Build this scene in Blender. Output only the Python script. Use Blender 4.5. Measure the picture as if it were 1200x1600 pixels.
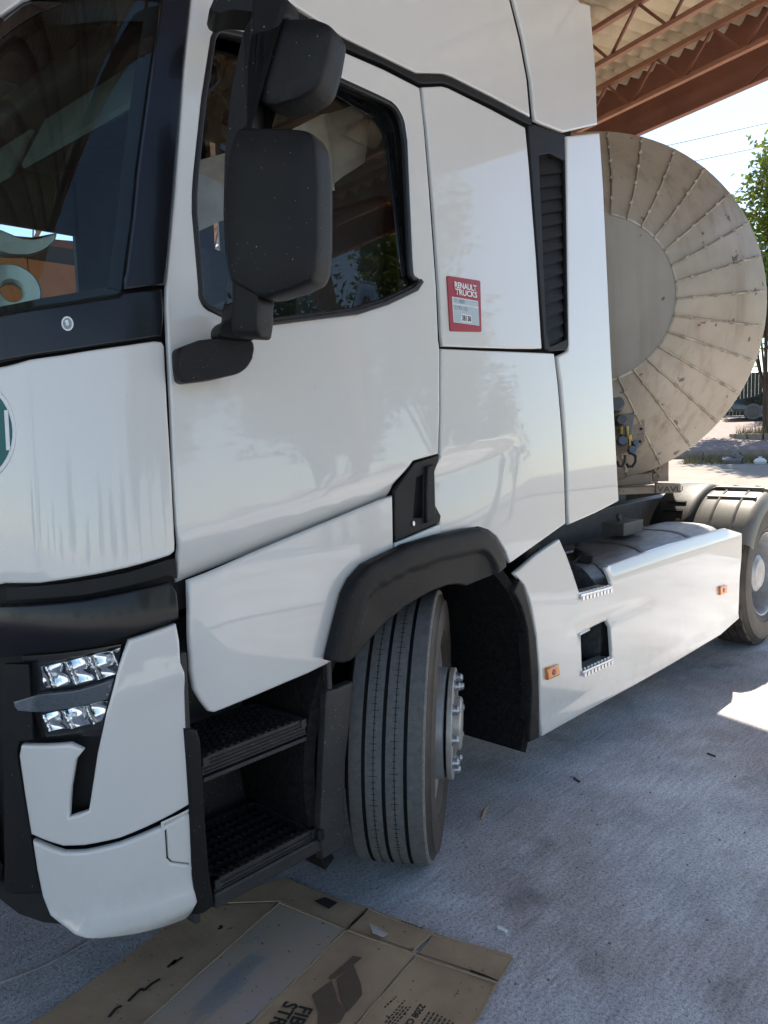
import bpy, bmesh, math, random
from mathutils import Vector, Matrix
from mathutils.geometry import delaunay_2d_cdt
random.seed(7)
for o in list(bpy.data.objects): bpy.data.objects.remove(o)
SC = bpy.context.scene
COL = SC.collection
PI = math.pi

# ------------------------------------------------------------------ camera
cam = bpy.data.cameras.new('camera')
cam.sensor_fit = 'AUTO'; cam.sensor_width = 36.0
cam.lens = 27.72
cam.clip_start = 0.05; cam.clip_end = 1500
co = bpy.data.objects.new('camera', cam); COL.objects.link(co)
yaw, pitch, roll = 0.7447, -0.1038, -0.0276
fw = Vector((math.cos(yaw)*math.cos(pitch), math.sin(yaw)*math.cos(pitch), math.sin(pitch)))
rt = Vector((math.sin(yaw), -math.cos(yaw), 0)); up = rt.cross(fw)
r2 = math.cos(roll)*rt + math.sin(roll)*up; u2 = -math.sin(roll)*rt + math.cos(roll)*up
m = Matrix((r2, u2, -fw)).transposed().to_4x4(); m.translation = Vector((-0.7065, -1.7035, 1.5967))
co.matrix_world = m
SC.camera = co

# ------------------------------------------------------------------ light
SUN = Vector((0.807, 0.22, 1.0)).normalized()
elev = math.asin(SUN.z); azim = math.atan2(SUN.x, SUN.y)
w = bpy.data.worlds.new('World'); SC.world = w; w.use_nodes = True
nt = w.node_tree; nt.nodes.clear()
sky = nt.nodes.new('ShaderNodeTexSky'); sky.sky_type = 'NISHITA'; sky.sun_disc = False
sky.sun_elevation = elev; sky.sun_rotation = azim
sky.air_density = 0.9; sky.dust_density = 0.3; sky.ozone_density = 0.7
bg = nt.nodes.new('ShaderNodeBackground'); bg.inputs['Strength'].default_value = 0.095
wo = nt.nodes.new('ShaderNodeOutputWorld')
tint = nt.nodes.new('ShaderNodeMix'); tint.data_type = 'RGBA'; tint.blend_type = 'MULTIPLY'; tint.inputs[0].default_value = 1.0
tint.inputs[7].default_value = (1.0, .975, .93, 1)          # hazy summer air: a little less blue than a clean sky
nt.links.new(sky.outputs[0], tint.inputs[6]); nt.links.new(tint.outputs[2], bg.inputs[0]); nt.links.new(bg.outputs[0], wo.inputs[0])
sl = bpy.data.lights.new('sun', 'SUN'); sl.energy = 3.9; sl.angle = math.radians(0.53); sl.color = (1.0, 0.90, 0.76)
so = bpy.data.objects.new('sun', sl); COL.objects.link(so); so.rotation_euler = SUN.to_track_quat('Z', 'Y').to_euler()
so.location = (0, 0, 30)
SC.view_settings.view_transform = 'Standard'; SC.view_settings.look = 'None'
SC.view_settings.gamma = 1.0; SC.view_settings.use_curve_mapping = False
SC.view_settings.exposure = 1.62

# ------------------------------------------------------------------ materials
def nodes(name):
    mt = bpy.data.materials.new(name); mt.use_nodes = True
    n = mt.node_tree; b = n.nodes['Principled BSDF']
    return mt, n, b
def coords(n, scale=1.0, stretch=None):
    tc = n.nodes.new('ShaderNodeNewGeometry'); mp = n.nodes.new('ShaderNodeMapping')
    n.links.new(tc.outputs['Position'], mp.inputs[0])      # place in the yard, so that alike pieces do not repeat
    mp.inputs['Scale'].default_value = [scale*s for s in (stretch or (1, 1, 1))]
    return mp
def noise(n, src, scale, detail=6, rough=.6):
    t = n.nodes.new('ShaderNodeTexNoise'); t.inputs['Scale'].default_value = scale
    t.inputs['Detail'].default_value = detail; t.inputs['Roughness'].default_value = rough
    n.links.new(src.outputs[0], t.inputs['Vector']); return t
def ramp(n, fac, stops):
    r = n.nodes.new('ShaderNodeValToRGB'); e = r.color_ramp.elements
    e[0].position, e[0].color = stops[0][0], (*stops[0][1], 1)
    e[1].position, e[1].color = stops[-1][0], (*stops[-1][1], 1)
    for p, c in stops[1:-1]:
        x = e.new(p); x.color = (*c, 1)
    n.links.new(fac, r.inputs[0]); return r
def mixc(n, fac, a, b, mode='MIX'):
    x = n.nodes.new('ShaderNodeMix'); x.data_type = 'RGBA'; x.blend_type = mode
    for s, v in ((x.inputs[0], fac), (x.inputs[6], a), (x.inputs[7], b)):
        if hasattr(v, 'is_linked'): n.links.new(v, s)
        elif isinstance(v, (int, float)): s.default_value = v
        else: s.default_value = (*v, 1)
    return x.outputs[2]
def g(v): return (v, v, v)
def mk(name, base, rough=.5, metal=0, coat=0, var=.0, vs=6, vcol=None, bump=0, bs=200, rvar=0, speck=None, spec=.5, stretch=None, grime=None, runs=None):
    """procedural material: base colour with a second colour mixed in by noise, specks of dirt, rough variation and fine relief"""
    mt, n, b = nodes(name); src = coords(n, 1, stretch)
    b.inputs['Roughness'].default_value = rough; b.inputs['Metallic'].default_value = metal
    b.inputs['Coat Weight'].default_value = coat; b.inputs['Coat Roughness'].default_value = .025
    b.inputs['Specular IOR Level'].default_value = spec
    col = None
    if var:
        t = noise(n, src, vs); r = ramp(n, t.outputs[0], [(.35, g(0)), (.68, g(1))])
        mm = n.nodes.new('ShaderNodeMath'); mm.operation = 'MULTIPLY'; mm.inputs[1].default_value = var
        n.links.new(r.outputs[0], mm.inputs[0])
        col = mixc(n, mm.outputs[0], base, vcol or tuple(c*.6 for c in base))
    if speck:
        scol, sscale, thr = speck
        t = noise(n, src, sscale, 2, .5); r = ramp(n, t.outputs[0], [(thr, g(0)), (thr+.03, g(1))])
        col = mixc(n, r.outputs[0], col if col is not None else base, scol)
    if runs:       # stains that have run down the metal
        t = noise(n, coords(n, 1, (13, 13, 1.1)), 1.0, 5, .65); r = ramp(n, t.outputs[0], [(.50, g(0)), (.74, g(.75))])
        t2 = noise(n, coords(n), 1.3, 3, .5); r2 = ramp(n, t2.outputs[0], [(.40, g(0)), (.62, g(1))])
        mm = n.nodes.new('ShaderNodeMath'); mm.operation = 'MULTIPLY'; n.links.new(r.outputs[0], mm.inputs[0]); n.links.new(r2.outputs[0], mm.inputs[1])
        col = mixc(n, mm.outputs[0], col if col is not None else base, runs)
    if grime:      # road dirt splashed up along the lowest edges
        sp = n.nodes.new('ShaderNodeSeparateXYZ'); n.links.new(coords(n).outputs[0], sp.inputs[0])
        mr = n.nodes.new('ShaderNodeMapRange'); mr.inputs[1].default_value = .62; mr.inputs[2].default_value = .28; n.links.new(sp.outputs[2], mr.inputs[0])
        t = noise(n, coords(n), 11, 6, .7); r = ramp(n, t.outputs[0], [(.45, g(0)), (.80, g(.38))])
        mm = n.nodes.new('ShaderNodeMath'); mm.operation = 'MULTIPLY'; n.links.new(mr.outputs[0], mm.inputs[0]); n.links.new(r.outputs[0], mm.inputs[1])
        col = mixc(n, mm.outputs[0], col if col is not None else base, grime)
    if col is not None: n.links.new(col, b.inputs['Base Color'])
    else: b.inputs['Base Color'].default_value = (*base, 1)
    if rvar:
        t = noise(n, src, vs*1.7); r = n.nodes.new('ShaderNodeMapRange')
        r.inputs[3].default_value = max(.02, rough-rvar); r.inputs[4].default_value = rough+rvar
        n.links.new(t.outputs[0], r.inputs[0]); n.links.new(r.outputs[0], b.inputs['Roughness'])
    if bump:
        t = noise(n, src, bs, 3); bp = n.nodes.new('ShaderNodeBump'); bp.inputs['Strength'].default_value = bump
        bp.inputs['Distance'].default_value = .002
        n.links.new(t.outputs[0], bp.inputs['Height']); n.links.new(bp.outputs[0], b.inputs['Normal'])
    return mt
def glassy(name, tint, refl=1.0, rough=0.0):
    mt, n, b = nodes(name); n.nodes.remove(b); out = n.nodes['Material Output']
    tr = n.nodes.new('ShaderNodeBsdfTransparent'); tr.inputs[0].default_value = (*tint, 1)
    gl = n.nodes.new('ShaderNodeBsdfGlossy'); gl.inputs['Roughness'].default_value = rough
    fr = n.nodes.new('ShaderNodeFresnel'); fr.inputs[0].default_value = 1.52
    mu = n.nodes.new('ShaderNodeMath'); mu.operation = 'MULTIPLY'; mu.inputs[1].default_value = refl; mu.use_clamp = True
    mx = n.nodes.new('ShaderNodeMixShader')
    n.links.new(fr.outputs[0], mu.inputs[0]); n.links.new(mu.outputs[0], mx.inputs[0])
    n.links.new(tr.outputs[0], mx.inputs[1]); n.links.new(gl.outputs[0], mx.inputs[2]); n.links.new(mx.outputs[0], out.inputs[0])
    return mt
M = {}
M['white'] = mk('white_paint', (.68, .66, .62), .30, 0, 1.0, .18, 1.6, (.61, .58, .53), rvar=.06, speck=((.45, .42, .36), 150, .73), stretch=(3, 3, 1), grime=(.30, .25, .19))
M['satin'] = mk('satin_black_panel', (.006, .0065, .009), .26, 0, .1, .5, 4, (.010, .010, .012), rvar=.05, spec=.35)
M['plastic'] = mk('black_textured_plastic', (.0065, .007, .0078), .5, 0, 0, .6, 9, (.012, .0118, .0115), .35, 900, .06, ((.30, .28, .25), 170, .735), .26)
M['dusty'] = mk('dusty_black_plastic', (.008, .008, .0083), .5, 0, 0, .8, 14, (.026, .0245, .023), .5, 600, .08, ((.35, .33, .30), 190, .715), .2)
M['trim'] = mk('grey_step_plastic', (.024, .025, .026), .42, 0, 0, .7, 8, (.045, .043, .040), .4, 500, .08, ((.35, .33, .30), 190, .70), .4)
M['rubber'] = mk('black_rubber_seal', (.012, .012, .013), .42, 0, 0, .3, 12)
M['dark'] = mk('dark_underbody', (.006, .006, .006), .75, 0, 0, .5, 8, (.014, .013, .012))
M['arch'] = mk('rough_arch_liner', (.009, .009, .009), .9, 0, 0, .9, 60, (.022, .021, .019), 1, 45, spec=.1)
M['tyre'] = mk('tyre_rubber', (.105, .105, .105), .85, 0, 0, .9, 40, (.155, .152, .147), 1.0, 520, .05, ((.21, .20, .19), 330, .62))
M['groove'] = mk('tyre_groove', (.008, .008, .008), .9, 0, 0, .3, 40)
M['worn'] = mk('worn_tyre_edge', (.24, .225, .20), .9, 0, 0, .8, 60, (.12, .11, .10))
M['sidewall'] = mk('tyre_sidewall', (.045, .036, .028), .62, 0, 0, .7, 9, (.095, .072, .054), .3, 300)
M['rim'] = mk('painted_steel_rim', (.42, .43, .45), .38, .35, 0, .6, 12, (.26, .22, .18), .2, 120, .08)
M['hub'] = mk('pale_hub_metal', (.50, .48, .44), .42, .3, 0, .5, 30, (.30, .25, .20), .2, 200)
M['nut'] = mk('zinc_wheel_nut', (.45, .47, .50), .3, .8, 0, .4, 60, (.25, .2, .16))
M['alu'] = mk('bright_aluminium', (.75, .76, .78), .3, .8, 0, .5, 40, (.5, .5, .5), .3, 300)
M['tankmetal'] = mk('brushed_fuel_tank', (.20, .21, .225), .45, .55, 0, .8, 7, (.09, .09, .09), .25, 60, .12, stretch=(1, 6, 6))
M['steel'] = mk('grey_painted_steel', (.075, .080, .085), .5, .2, 0, .7, 12, (.13, .12, .11), .2, 100)
M['guard'] = mk('grey_mudguard', (.17, .165, .15), .45, 0, 0, .7, 4, (.11, .105, .095), .3, 200)
M['orange'] = mk('amber_lens', (.80, .24, .02), .2, 0, .6, .3, 60, (.55, .13, .015))
M['chrome'] = mk('headlamp_reflector', (.78, .79, .81), .08, 1.0, 0, .2, 30, (.7, .7, .7))
M['lampdark'] = mk('headlamp_housing', (.012, .012, .013), .25, 0, .3, .3, 20)
M['lampglass'] = glassy('headlamp_lens', (.93, .95, .96), .9)
M['drl'] = mk('clear_ribbed_lens', (.20, .215, .24), .2, .3, .6, .7, 90, (.08, .085, .095), stretch=(1, 1, 6))
M['windscreen'] = glassy('tinted_windscreen', (.72, .86, .84), 1.05)
M['sideglass'] = glassy('side_glass', (.90, .93, .91), 1.0)
M['frit'] = mk('glass_edge_black', (.006, .006, .007), .12, 0, .5, .2, 5)
M['mirror'] = mk('mirror_glass', (.9, .9, .9), .02, 1)
M['liner'] = mk('cab_lining', (.085, .105, .095), .8, 0, 0, .5, 5, (.035, .038, .034), .3, 300)
M['fabric'] = mk('dark_seat_fabric', (.035, .036, .038), .9, 0, 0, .5, 30, (.06, .06, .06), .5, 400)
M['curtain'] = mk('beige_curtain', (.46, .43, .37), .85, 0, 0, .8, 7, (.27, .25, .21), .4, 300)
M['dash'] = mk('dash_plastic', (.03, .03, .031), .6, 0, 0, .4, 8, (.045, .045, .045), .3, 500)
M['whiteplastic'] = mk('white_plastic', (.72, .74, .72), .35, 0, .1, .2, 15)
M['red'] = mk('red_plate', (.36, .022, .035), .38, 0, .2, .4, 30, (.28, .015, .025))
M['paleblue'] = mk('pale_blue_label', (.42, .50, .54), .45, 0, 0, .35, 40, (.50, .55, .58))
M['inkwhite'] = mk('white_lettering', (.80, .80, .79), .5, 0, 0, .15, 50)
M['inkblack'] = mk('black_lettering', (.022, .021, .020), .6, 0, 0, .4, 60, (.05, .045, .04))
M['inkgrey'] = mk('faded_grey_print', (.26, .31, .34), .6, 0, 0, .4, 60)
M['inkbrown'] = mk('brown_print', (.125, .085, .055), .7, 0, 0, .5, 30, (.16, .11, .075))
M['green'] = mk('green_sticker', (.002, .115, .105), .5, 0, 0, .3, 20, (.002, .09, .08))
M['card'] = mk('brown_cardboard', (.50, .35, .21), .85, 0, 0, .9, 4, (.33, .22, .135), .5, 90, 0, ((.13, .10, .07), 55, .70), stretch=(1, 1, 1))
M['cardgrey'] = mk('dusty_cardboard', (.44, .33, .22), .85, 0, 0, 1.0, 3.0, (.40, .345, .30), .5, 90, 0, ((.13, .10, .07), 55, .70))
M['cardedge'] = mk('cardboard_edge', (.42, .31, .20), .9, 0, 0, .5, 50)
M['tape'] = mk('clear_tape', (.55, .52, .48), .15, 0, .3, .4, 60, (.4, .36, .3))
M['clad'] = mk('dull_metal_cladding', (.42, .365, .295), .46, .25, 0, .9, 2.6, (.32, .265, .20), .35, 9, .1, ((.13, .085, .055), 14, .70), runs=(.17, .115, .075))
M['claddisc'] = mk('dull_end_disc', (.34, .295, .24), .5, .25, 0, .8, 2.0, (.27, .23, .185), .35, 9, .1, ((.12, .085, .06), 15, .72), runs=(.19, .15, .11))
M['cladseam'] = mk('cladding_seam', (.52, .45, .35), .5, .3, 0, .8, 9, (.15, .11, .08), .3, 90)
M['trailer'] = mk('tan_trailer_paint', (.33, .255, .185), .55, 0, 0, .8, 8, (.18, .125, .085), .3, 80, 0, ((.07, .045, .03), 40, .68))
M['brass'] = mk('brass_fitting', (.50, .36, .12), .35, .8, 0, .5, 40)
M['blueplastic'] = mk('blue_grey_coupling', (.09, .12, .17), .45, 0, 0, .4, 40)
M['rust'] = mk('red_oxide_steel', (.27, .118, .075), .6, 0, 0, .8, 3, (.19, .080, .052), .3, 60, .05, ((.38, .20, .12), 30, .70))
M['rustlight'] = mk('red_oxide_edge', (.38, .185, .115), .6, 0, 0, .7, 4, (.27, .12, .075), .3, 60)
M['sheet'] = mk('fibre_cement_sheet', (.72, .60, .42), .8, 0, 0, .9, 2.2, (.46, .37, .25), .5, 60, 0, ((.16, .12, .08), 14, .70))
M['bark'] = mk('bark', (.075, .058, .042), .9, 0, 0, .8, 14, (.035, .028, .022), 1, 40, stretch=(1, 1, .2))
def leafmat(name, a, b):
    mt, n, bs = nodes(name); src = coords(n, 1); t = noise(n, src, .9, 5)
    r = ramp(n, t.outputs[0], [(.3, a), (.7, b)]); n.links.new(r.outputs[0], bs.inputs['Base Color'])
    bs.inputs['Roughness'].default_value = .5
    out = n.nodes['Material Output']; tl = n.nodes.new('ShaderNodeBsdfTranslucent'); mx = n.nodes.new('ShaderNodeMixShader')
    n.links.new(r.outputs[0], tl.inputs[0]); mx.inputs[0].default_value = .4
    n.links.new(bs.outputs[0], mx.inputs[1]); n.links.new(tl.outputs[0], mx.inputs[2]); n.links.new(mx.outputs[0], out.inputs[0])
    return mt
M['leaf'] = leafmat('leaf_green', (.10, .15, .025), (.21, .25, .05))
M['leafdark'] = leafmat('leaf_dark', (.025, .045, .015), (.060, .085, .022))
M['carpaint'] = mk('black_car_paint', (.016, .018, .022), .2, .1, 1, .2, 4)
M['carglass'] = mk('car_window', (.02, .025, .03), .05, 0, .5, .1, 3)
M['kerb'] = mk('kerb_stone', (.28, .235, .19), .85, 0, 0, .8, 6, (.18, .15, .12), .5, 60)
M['paver'] = mk('pinkish_pavers', (.27, .205, .185), .85, 0, 0, .9, 5, (.17, .125, .12), .5, 60)
M['fence'] = mk('dark_fence', (.045, .045, .042), .7, 0, 0, .6, 8)
M['wall'] = mk('orange_wall', (.42, .20, .10), .8, 0, 0, .8, 1.5, (.30, .13, .07), .4, 30)
M['soil'] = mk('dry_grass_soil', (.26, .22, .11), .95, 0, 0, .9, 9, (.16, .15, .06), 1, 50)
M['trash'] = mk('grey_rubbish', (.12, .12, .13), .6, 0, 0, .6, 20, (.25, .25, .25))
M['wire'] = mk('wire', (.03, .03, .03), .6)

def ground_mat():
    mt, n, b = nodes('worn_concrete'); src = coords(n, 1)
    big = noise(n, src, .9, 7, .62); mid = noise(n, src, 3.4, 6, .6); fine = noise(n, src, 260, 2, .5); grit = noise(n, src, 85, 3, .6)
    c = ramp(n, mid.outputs[0], [(.28, (.44, .45, .475)), (.5, (.60, .615, .64)), (.72, (.72, .735, .755))]).outputs[0]
    lg = noise(n, src, .55, 3, .5); lr = ramp(n, lg.outputs[0], [(.38, g(.66)), (.50, g(1.0)), (.62, g(1.2))]); c = mixc(n, .9, c, lr.outputs[0], 'MULTIPLY')
    br = ramp(n, big.outputs[0], [(.47, g(0)), (.63, g(1.3))]); br2 = noise(n, src, 2.1, 5)
    brm = n.nodes.new('ShaderNodeMath'); brm.operation = 'MULTIPLY'; n.links.new(br.outputs[0], brm.inputs[0]); n.links.new(br2.outputs[0], brm.inputs[1])
    c = mixc(n, brm.outputs[0], c, (.47, .39, .375))                       # brownish stains
    ds = noise(n, coords(n, 1, (1.0, 1.7, 1)), 1.7, 5, .5); dr = ramp(n, ds.outputs[0], [(.56, g(0)), (.72, g(.55))])
    c = mixc(n, dr.outputs[0], c, (.80, .81, .86))                            # pale dusty patches
    st = noise(n, coords(n, 1, (9, 60, 1)), 1.0, 4, .6); sr = ramp(n, st.outputs[0], [(.42, g(.72)), (.60, g(1.0))])
    c = mixc(n, .55, c, sr.outputs[0], 'MULTIPLY')                            # broom marks
    oil = noise(n, src, 1.9, 4, .55); orr = ramp(n, oil.outputs[0], [(.60, g(1)), (.70, g(.62))]); c = mixc(n, 1.0, c, orr.outputs[0], 'MULTIPLY')   # old oil and tyre stains
    sk = noise(n, coords(n, 1, (1.2, 22, 1)), 1.0, 3, .5); skr = ramp(n, sk.outputs[0], [(.58, g(1)), (.70, g(.80))]); c = mixc(n, .8, c, skr.outputs[0], 'MULTIPLY')
    gr = ramp(n, fine.outputs[0], [(.30, g(.45)), (.52, g(1)), (.72, g(1.35))]); c = mixc(n, .85, c, gr.outputs[0], 'MULTIPLY')
    g2 = ramp(n, grit.outputs[0], [(.30, g(.40)), (.45, g(.95)), (.68, g(1.3))]); c = mixc(n, .8, c, g2.outputs[0], 'MULTIPLY')
    n.links.new(c, b.inputs['Base Color']); b.inputs['Roughness'].default_value = .8
    bp = n.nodes.new('ShaderNodeBump'); bp.inputs['Strength'].default_value = .7; bp.inputs['Distance'].default_value = .003
    n.links.new(fine.outputs[0], bp.inputs['Height'])
    b2 = n.nodes.new('ShaderNodeBump'); b2.inputs['Strength'].default_value = .5; b2.inputs['Distance'].default_value = .01
    n.links.new(grit.outputs[0], b2.inputs['Height']); n.links.new(bp.outputs[0], b2.inputs['Normal']); n.links.new(b2.outputs[0], b.inputs['Normal'])
    return mt
M['ground'] = ground_mat()
M['yard'] = mk('sandy_yard', (.30, .265, .225), .9, 0, 0, .9, 1.2, (.23, .195, .16), .6, 40, 0, ((.17, .14, .11), 9, .66))

# ------------------------------------------------------------------ helpers
def link(o, parent=None):
    COL.objects.link(o)
    if parent is not None:
        o.parent = parent
        if parent.parent is None and parent.location.length: o.matrix_parent_inverse = Matrix.Translation(-parent.location)   # meshes are built in world coordinates
    return o
def obj(name, me, mat, parent=None, smooth=False):
    o = bpy.data.objects.new(name, me)
    if mat is not None and not me.materials: me.materials.append(mat if not isinstance(mat, str) else M[mat])
    if smooth: me.polygons.foreach_set('use_smooth', [True]*len(me.polygons))
    return link(o, parent)
def tag(o, label=None, cat=None, group=None, kind=None):
    if label: o['label'] = label
    if cat: o['category'] = cat
    if group: o['group'] = group
    if kind: o['kind'] = kind
    return o
def thing(name, label, cat, loc, group=None):
    o = bpy.data.objects.new(name, None); o.location = loc; o.empty_display_size = .3; COL.objects.link(o)
    return tag(o, label, cat, group)
class MB:
    """collects shapes into one mesh"""
    def __init__(s): s.v = []; s.f = []
    def add(s, vs, fs):
        k = len(s.v); s.v += [tuple(v) for v in vs]; s.f += [tuple(i+k for i in f) for f in fs]; return s
    def box(s, c, d, rot=None):
        R_ = rot.to_3x3() if rot is not None else Matrix.Identity(3); c = Vector(c)
        vs = [c + R_ @ Vector((x*d[0]/2, y*d[1]/2, z*d[2]/2)) for x in (-1, 1) for y in (-1, 1) for z in (-1, 1)]
        return s.add(vs, [(0, 1, 3, 2), (4, 6, 7, 5), (0, 4, 5, 1), (2, 3, 7, 6), (0, 2, 6, 4), (1, 5, 7, 3)])
    def bar(s, p, q, w, h, upv=(0, 0, 1)):
        p, q = Vector(p), Vector(q); d = (q-p); L = d.length; d.normalize(); u = Vector(upv)
        if abs(d.dot(u)) > .98: u = Vector((1, 0, 0))
        a = d.cross(u).normalized(); b = a.cross(d)
        R_ = Matrix((d, a, b)).transposed(); return s.box((p+q)/2, (L, w, h), R_)
    def tube(s, pts, r, n=8, closed=False):
        pts = [Vector(p) for p in pts]; rings = []; prev = None
        for i, p in enumerate(pts):
            a = pts[(i-1) % len(pts)] if (i > 0 or closed) else p; b = pts[(i+1) % len(pts)] if (i < len(pts)-1 or closed) else p
            d = (b-a).normalized(); u = prev if prev is not None else (Vector((0, 0, 1)) if abs(d.z) < .9 else Vector((1, 0, 0)))
            x = (u - d*u.dot(d)).normalized(); prev = x; y = d.cross(x)
            rr = r[i] if isinstance(r, (list, tuple)) else r
            rings.append([p + rr*(math.cos(2*PI*k/n)*x + math.sin(2*PI*k/n)*y) for k in range(n)])
        vs = [v for R_ in rings for v in R_]; fs = []
        N = len(rings)
        for i in range(N if closed else N-1):
            j = (i+1) % N
            for k in range(n): fs.append((i*n+k, i*n+(k+1) % n, j*n+(k+1) % n, j*n+k))
        if not closed: fs += [tuple(range(n-1, -1, -1)), tuple((N-1)*n+k for k in range(n))]
        return s.add(vs, fs)
    def lathe(s, c, axis, prof, n=64, a0=0, a1=2*PI, radfun=None):
        """prof: list of (radius, distance along axis); revolve about axis through c"""
        c = Vector(c); ax = Vector(axis).normalized(); e1 = ax.cross(Vector((0, 0, 1)))
        e1 = e1.normalized() if e1.length > .1 else Vector((1, 0, 0)); e2 = e1.cross(ax)
        full = abs(a1-a0) > 2*PI-.001; m_ = n if full else n+1; vs = []; fs = []
        for k in range(m_):
            t = a0+(a1-a0)*k/n
            for j, (r, d) in enumerate(prof):
                if radfun: r = radfun(k, j, r)
                vs.append(c + ax*d + r*(math.cos(t)*e1 + math.sin(t)*e2))
        P = len(prof)
        for k in range(n):
            k2 = (k+1) % m_
            for j in range(P-1): fs.append((k*P+j, k*P+j+1, k2*P+j+1, k2*P+j))
        return s.add(vs, fs)
    def prism(s, pts, vec):
        vec = Vector(vec); n = len(pts); pts = [Vector(p) for p in pts]
        return s.add(pts + [p+vec for p in pts], [tuple(range(n-1, -1, -1)), tuple(range(n, 2*n))] + [(i, (i+1) % n, n+(i+1) % n, n+i) for i in range(n)])
    def mesh(s, name, fix=True):
        me = bpy.data.meshes.new(name); me.from_pydata(s.v, [], s.f)
        if fix:
            bm = bmesh.new(); bm.from_mesh(me); bmesh.ops.recalc_face_normals(bm, faces=bm.faces); bm.to_mesh(me); bm.free()
        return me
    def build(s, name, mat, parent=None, smooth=False, bevel=0, seg=2, angle=35):
        o = obj(name, s.mesh(name), mat, parent, smooth)
        if smooth: autosmooth(o, angle)
        if bevel: bev(o, bevel, seg)
        return o
def autosmooth(o, angle=35):
    me = o.data; bm = bmesh.new(); bm.from_mesh(me)
    for e in bm.edges:
        if len(e.link_faces) == 2 and e.calc_face_angle(0) > math.radians(angle): e.smooth = False
    for f in bm.faces: f.smooth = True
    bm.to_mesh(me); bm.free()
def bev(o, w_, seg=2, angle=40):
    b = o.modifiers.new('bevel', 'BEVEL'); b.width = w_; b.segments = seg; b.limit_method = 'ANGLE'; b.angle_limit = math.radians(angle)
    b.harden_normals = True
    o.data.polygons.foreach_set('use_smooth', [True]*len(o.data.polygons))
def inside(p, poly):
    x, y = p; c = False; n = len(poly)
    for i in range(n):
        x1, y1 = poly[i]; x2, y2 = poly[(i+1) % n]
        if (y1 > y) != (y2 > y) and x < (x2-x1)*(y-y1)/(y2-y1)+x1: c = not c
    return c
def dseg(p, a, b):
    ax, ay = a; bx, by = b; dx, dy = bx-ax, by-ay; L = dx*dx+dy*dy
    t = 0 if L == 0 else max(0, min(1, ((p[0]-ax)*dx+(p[1]-ay)*dy)/L))
    return math.hypot(p[0]-ax-t*dx, p[1]-ay-t*dy)
def resample(poly, step):
    out = []
    for i in range(len(poly)):
        a, b = poly[i], poly[(i+1) % len(poly)]; L = math.hypot(b[0]-a[0], b[1]-a[1]); k = max(1, int(round(L/step)))
        for j in range(k): out.append((a[0]+(b[0]-a[0])*j/k, a[1]+(b[1]-a[1])*j/k))
    return out
def chaikin(poly, it=1, q=.25):
    for _ in range(it):
        o = []
        for i in range(len(poly)):
            a, b = poly[i], poly[(i+1) % len(poly)]
            o += [(a[0]+(b[0]-a[0])*q, a[1]+(b[1]-a[1])*q), (a[0]+(b[0]-a[0])*(1-q), a[1]+(b[1]-a[1])*(1-q))]
        poly = o
    return poly
def roundc(poly, r=.012, n=3):
    """round the corners of a polygon with radius about r"""
    out = []; N = len(poly)
    for i in range(N):
        p0, p1, p2 = Vector(poly[i-1]), Vector(poly[i]), Vector(poly[(i+1) % N])
        a, b = p0-p1, p2-p1
        if a.length < 1e-6 or b.length < 1e-6: continue
        if a.angle(b) > math.radians(160): out.append(tuple(p1)); continue
        d = min(r, a.length*.45, b.length*.45); A = p1+a.normalized()*d; B = p1+b.normalized()*d
        for k in range(n+1):
            t = k/n; q = A*(1-t)**2 + p1*2*t*(1-t) + B*t*t; out.append((q.x, q.y))
    return out
def sheet2d(poly, step, holes=(), rs=True):
    bnd = [resample(poly, step) if rs else poly] + [resample(h, step) if rs else h for h in holes]
    verts = []; edges = []
    for b in bnd:
        k = len(verts); verts += [Vector(p) for p in b]; edges += [(k+i, k+(i+1) % len(b)) for i in range(len(b))]
    xs = [p[0] for p in poly]; ys_ = [p[1] for p in poly]
    segs = [(b[i], b[(i+1) % len(b)]) for b in bnd for i in range(len(b))]
    nx = int((max(xs)-min(xs))/step); ny = int((max(ys_)-min(ys_))/step)
    for i in range(1, nx+1):
        for j in range(1, ny+1):
            p = (min(xs)+i*step*.997, min(ys_)+j*step*.997)
            if inside(p, poly) and not any(inside(p, h) for h in holes) and min(dseg(p, a, b) for a, b in segs) > step*.45: verts.append(Vector(p))
    v, e, f, *_ = delaunay_2d_cdt(verts, edges, [], 0, 1e-5)
    ff = []
    for t in f:
        c = ((v[t[0]].x+v[t[1]].x+v[t[2]].x)/3, (v[t[0]].y+v[t[1]].y+v[t[2]].y)/3)
        if inside(c, poly) and not any(inside(c, h) for h in holes): ff.append(tuple(t))
    return v, ff
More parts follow.
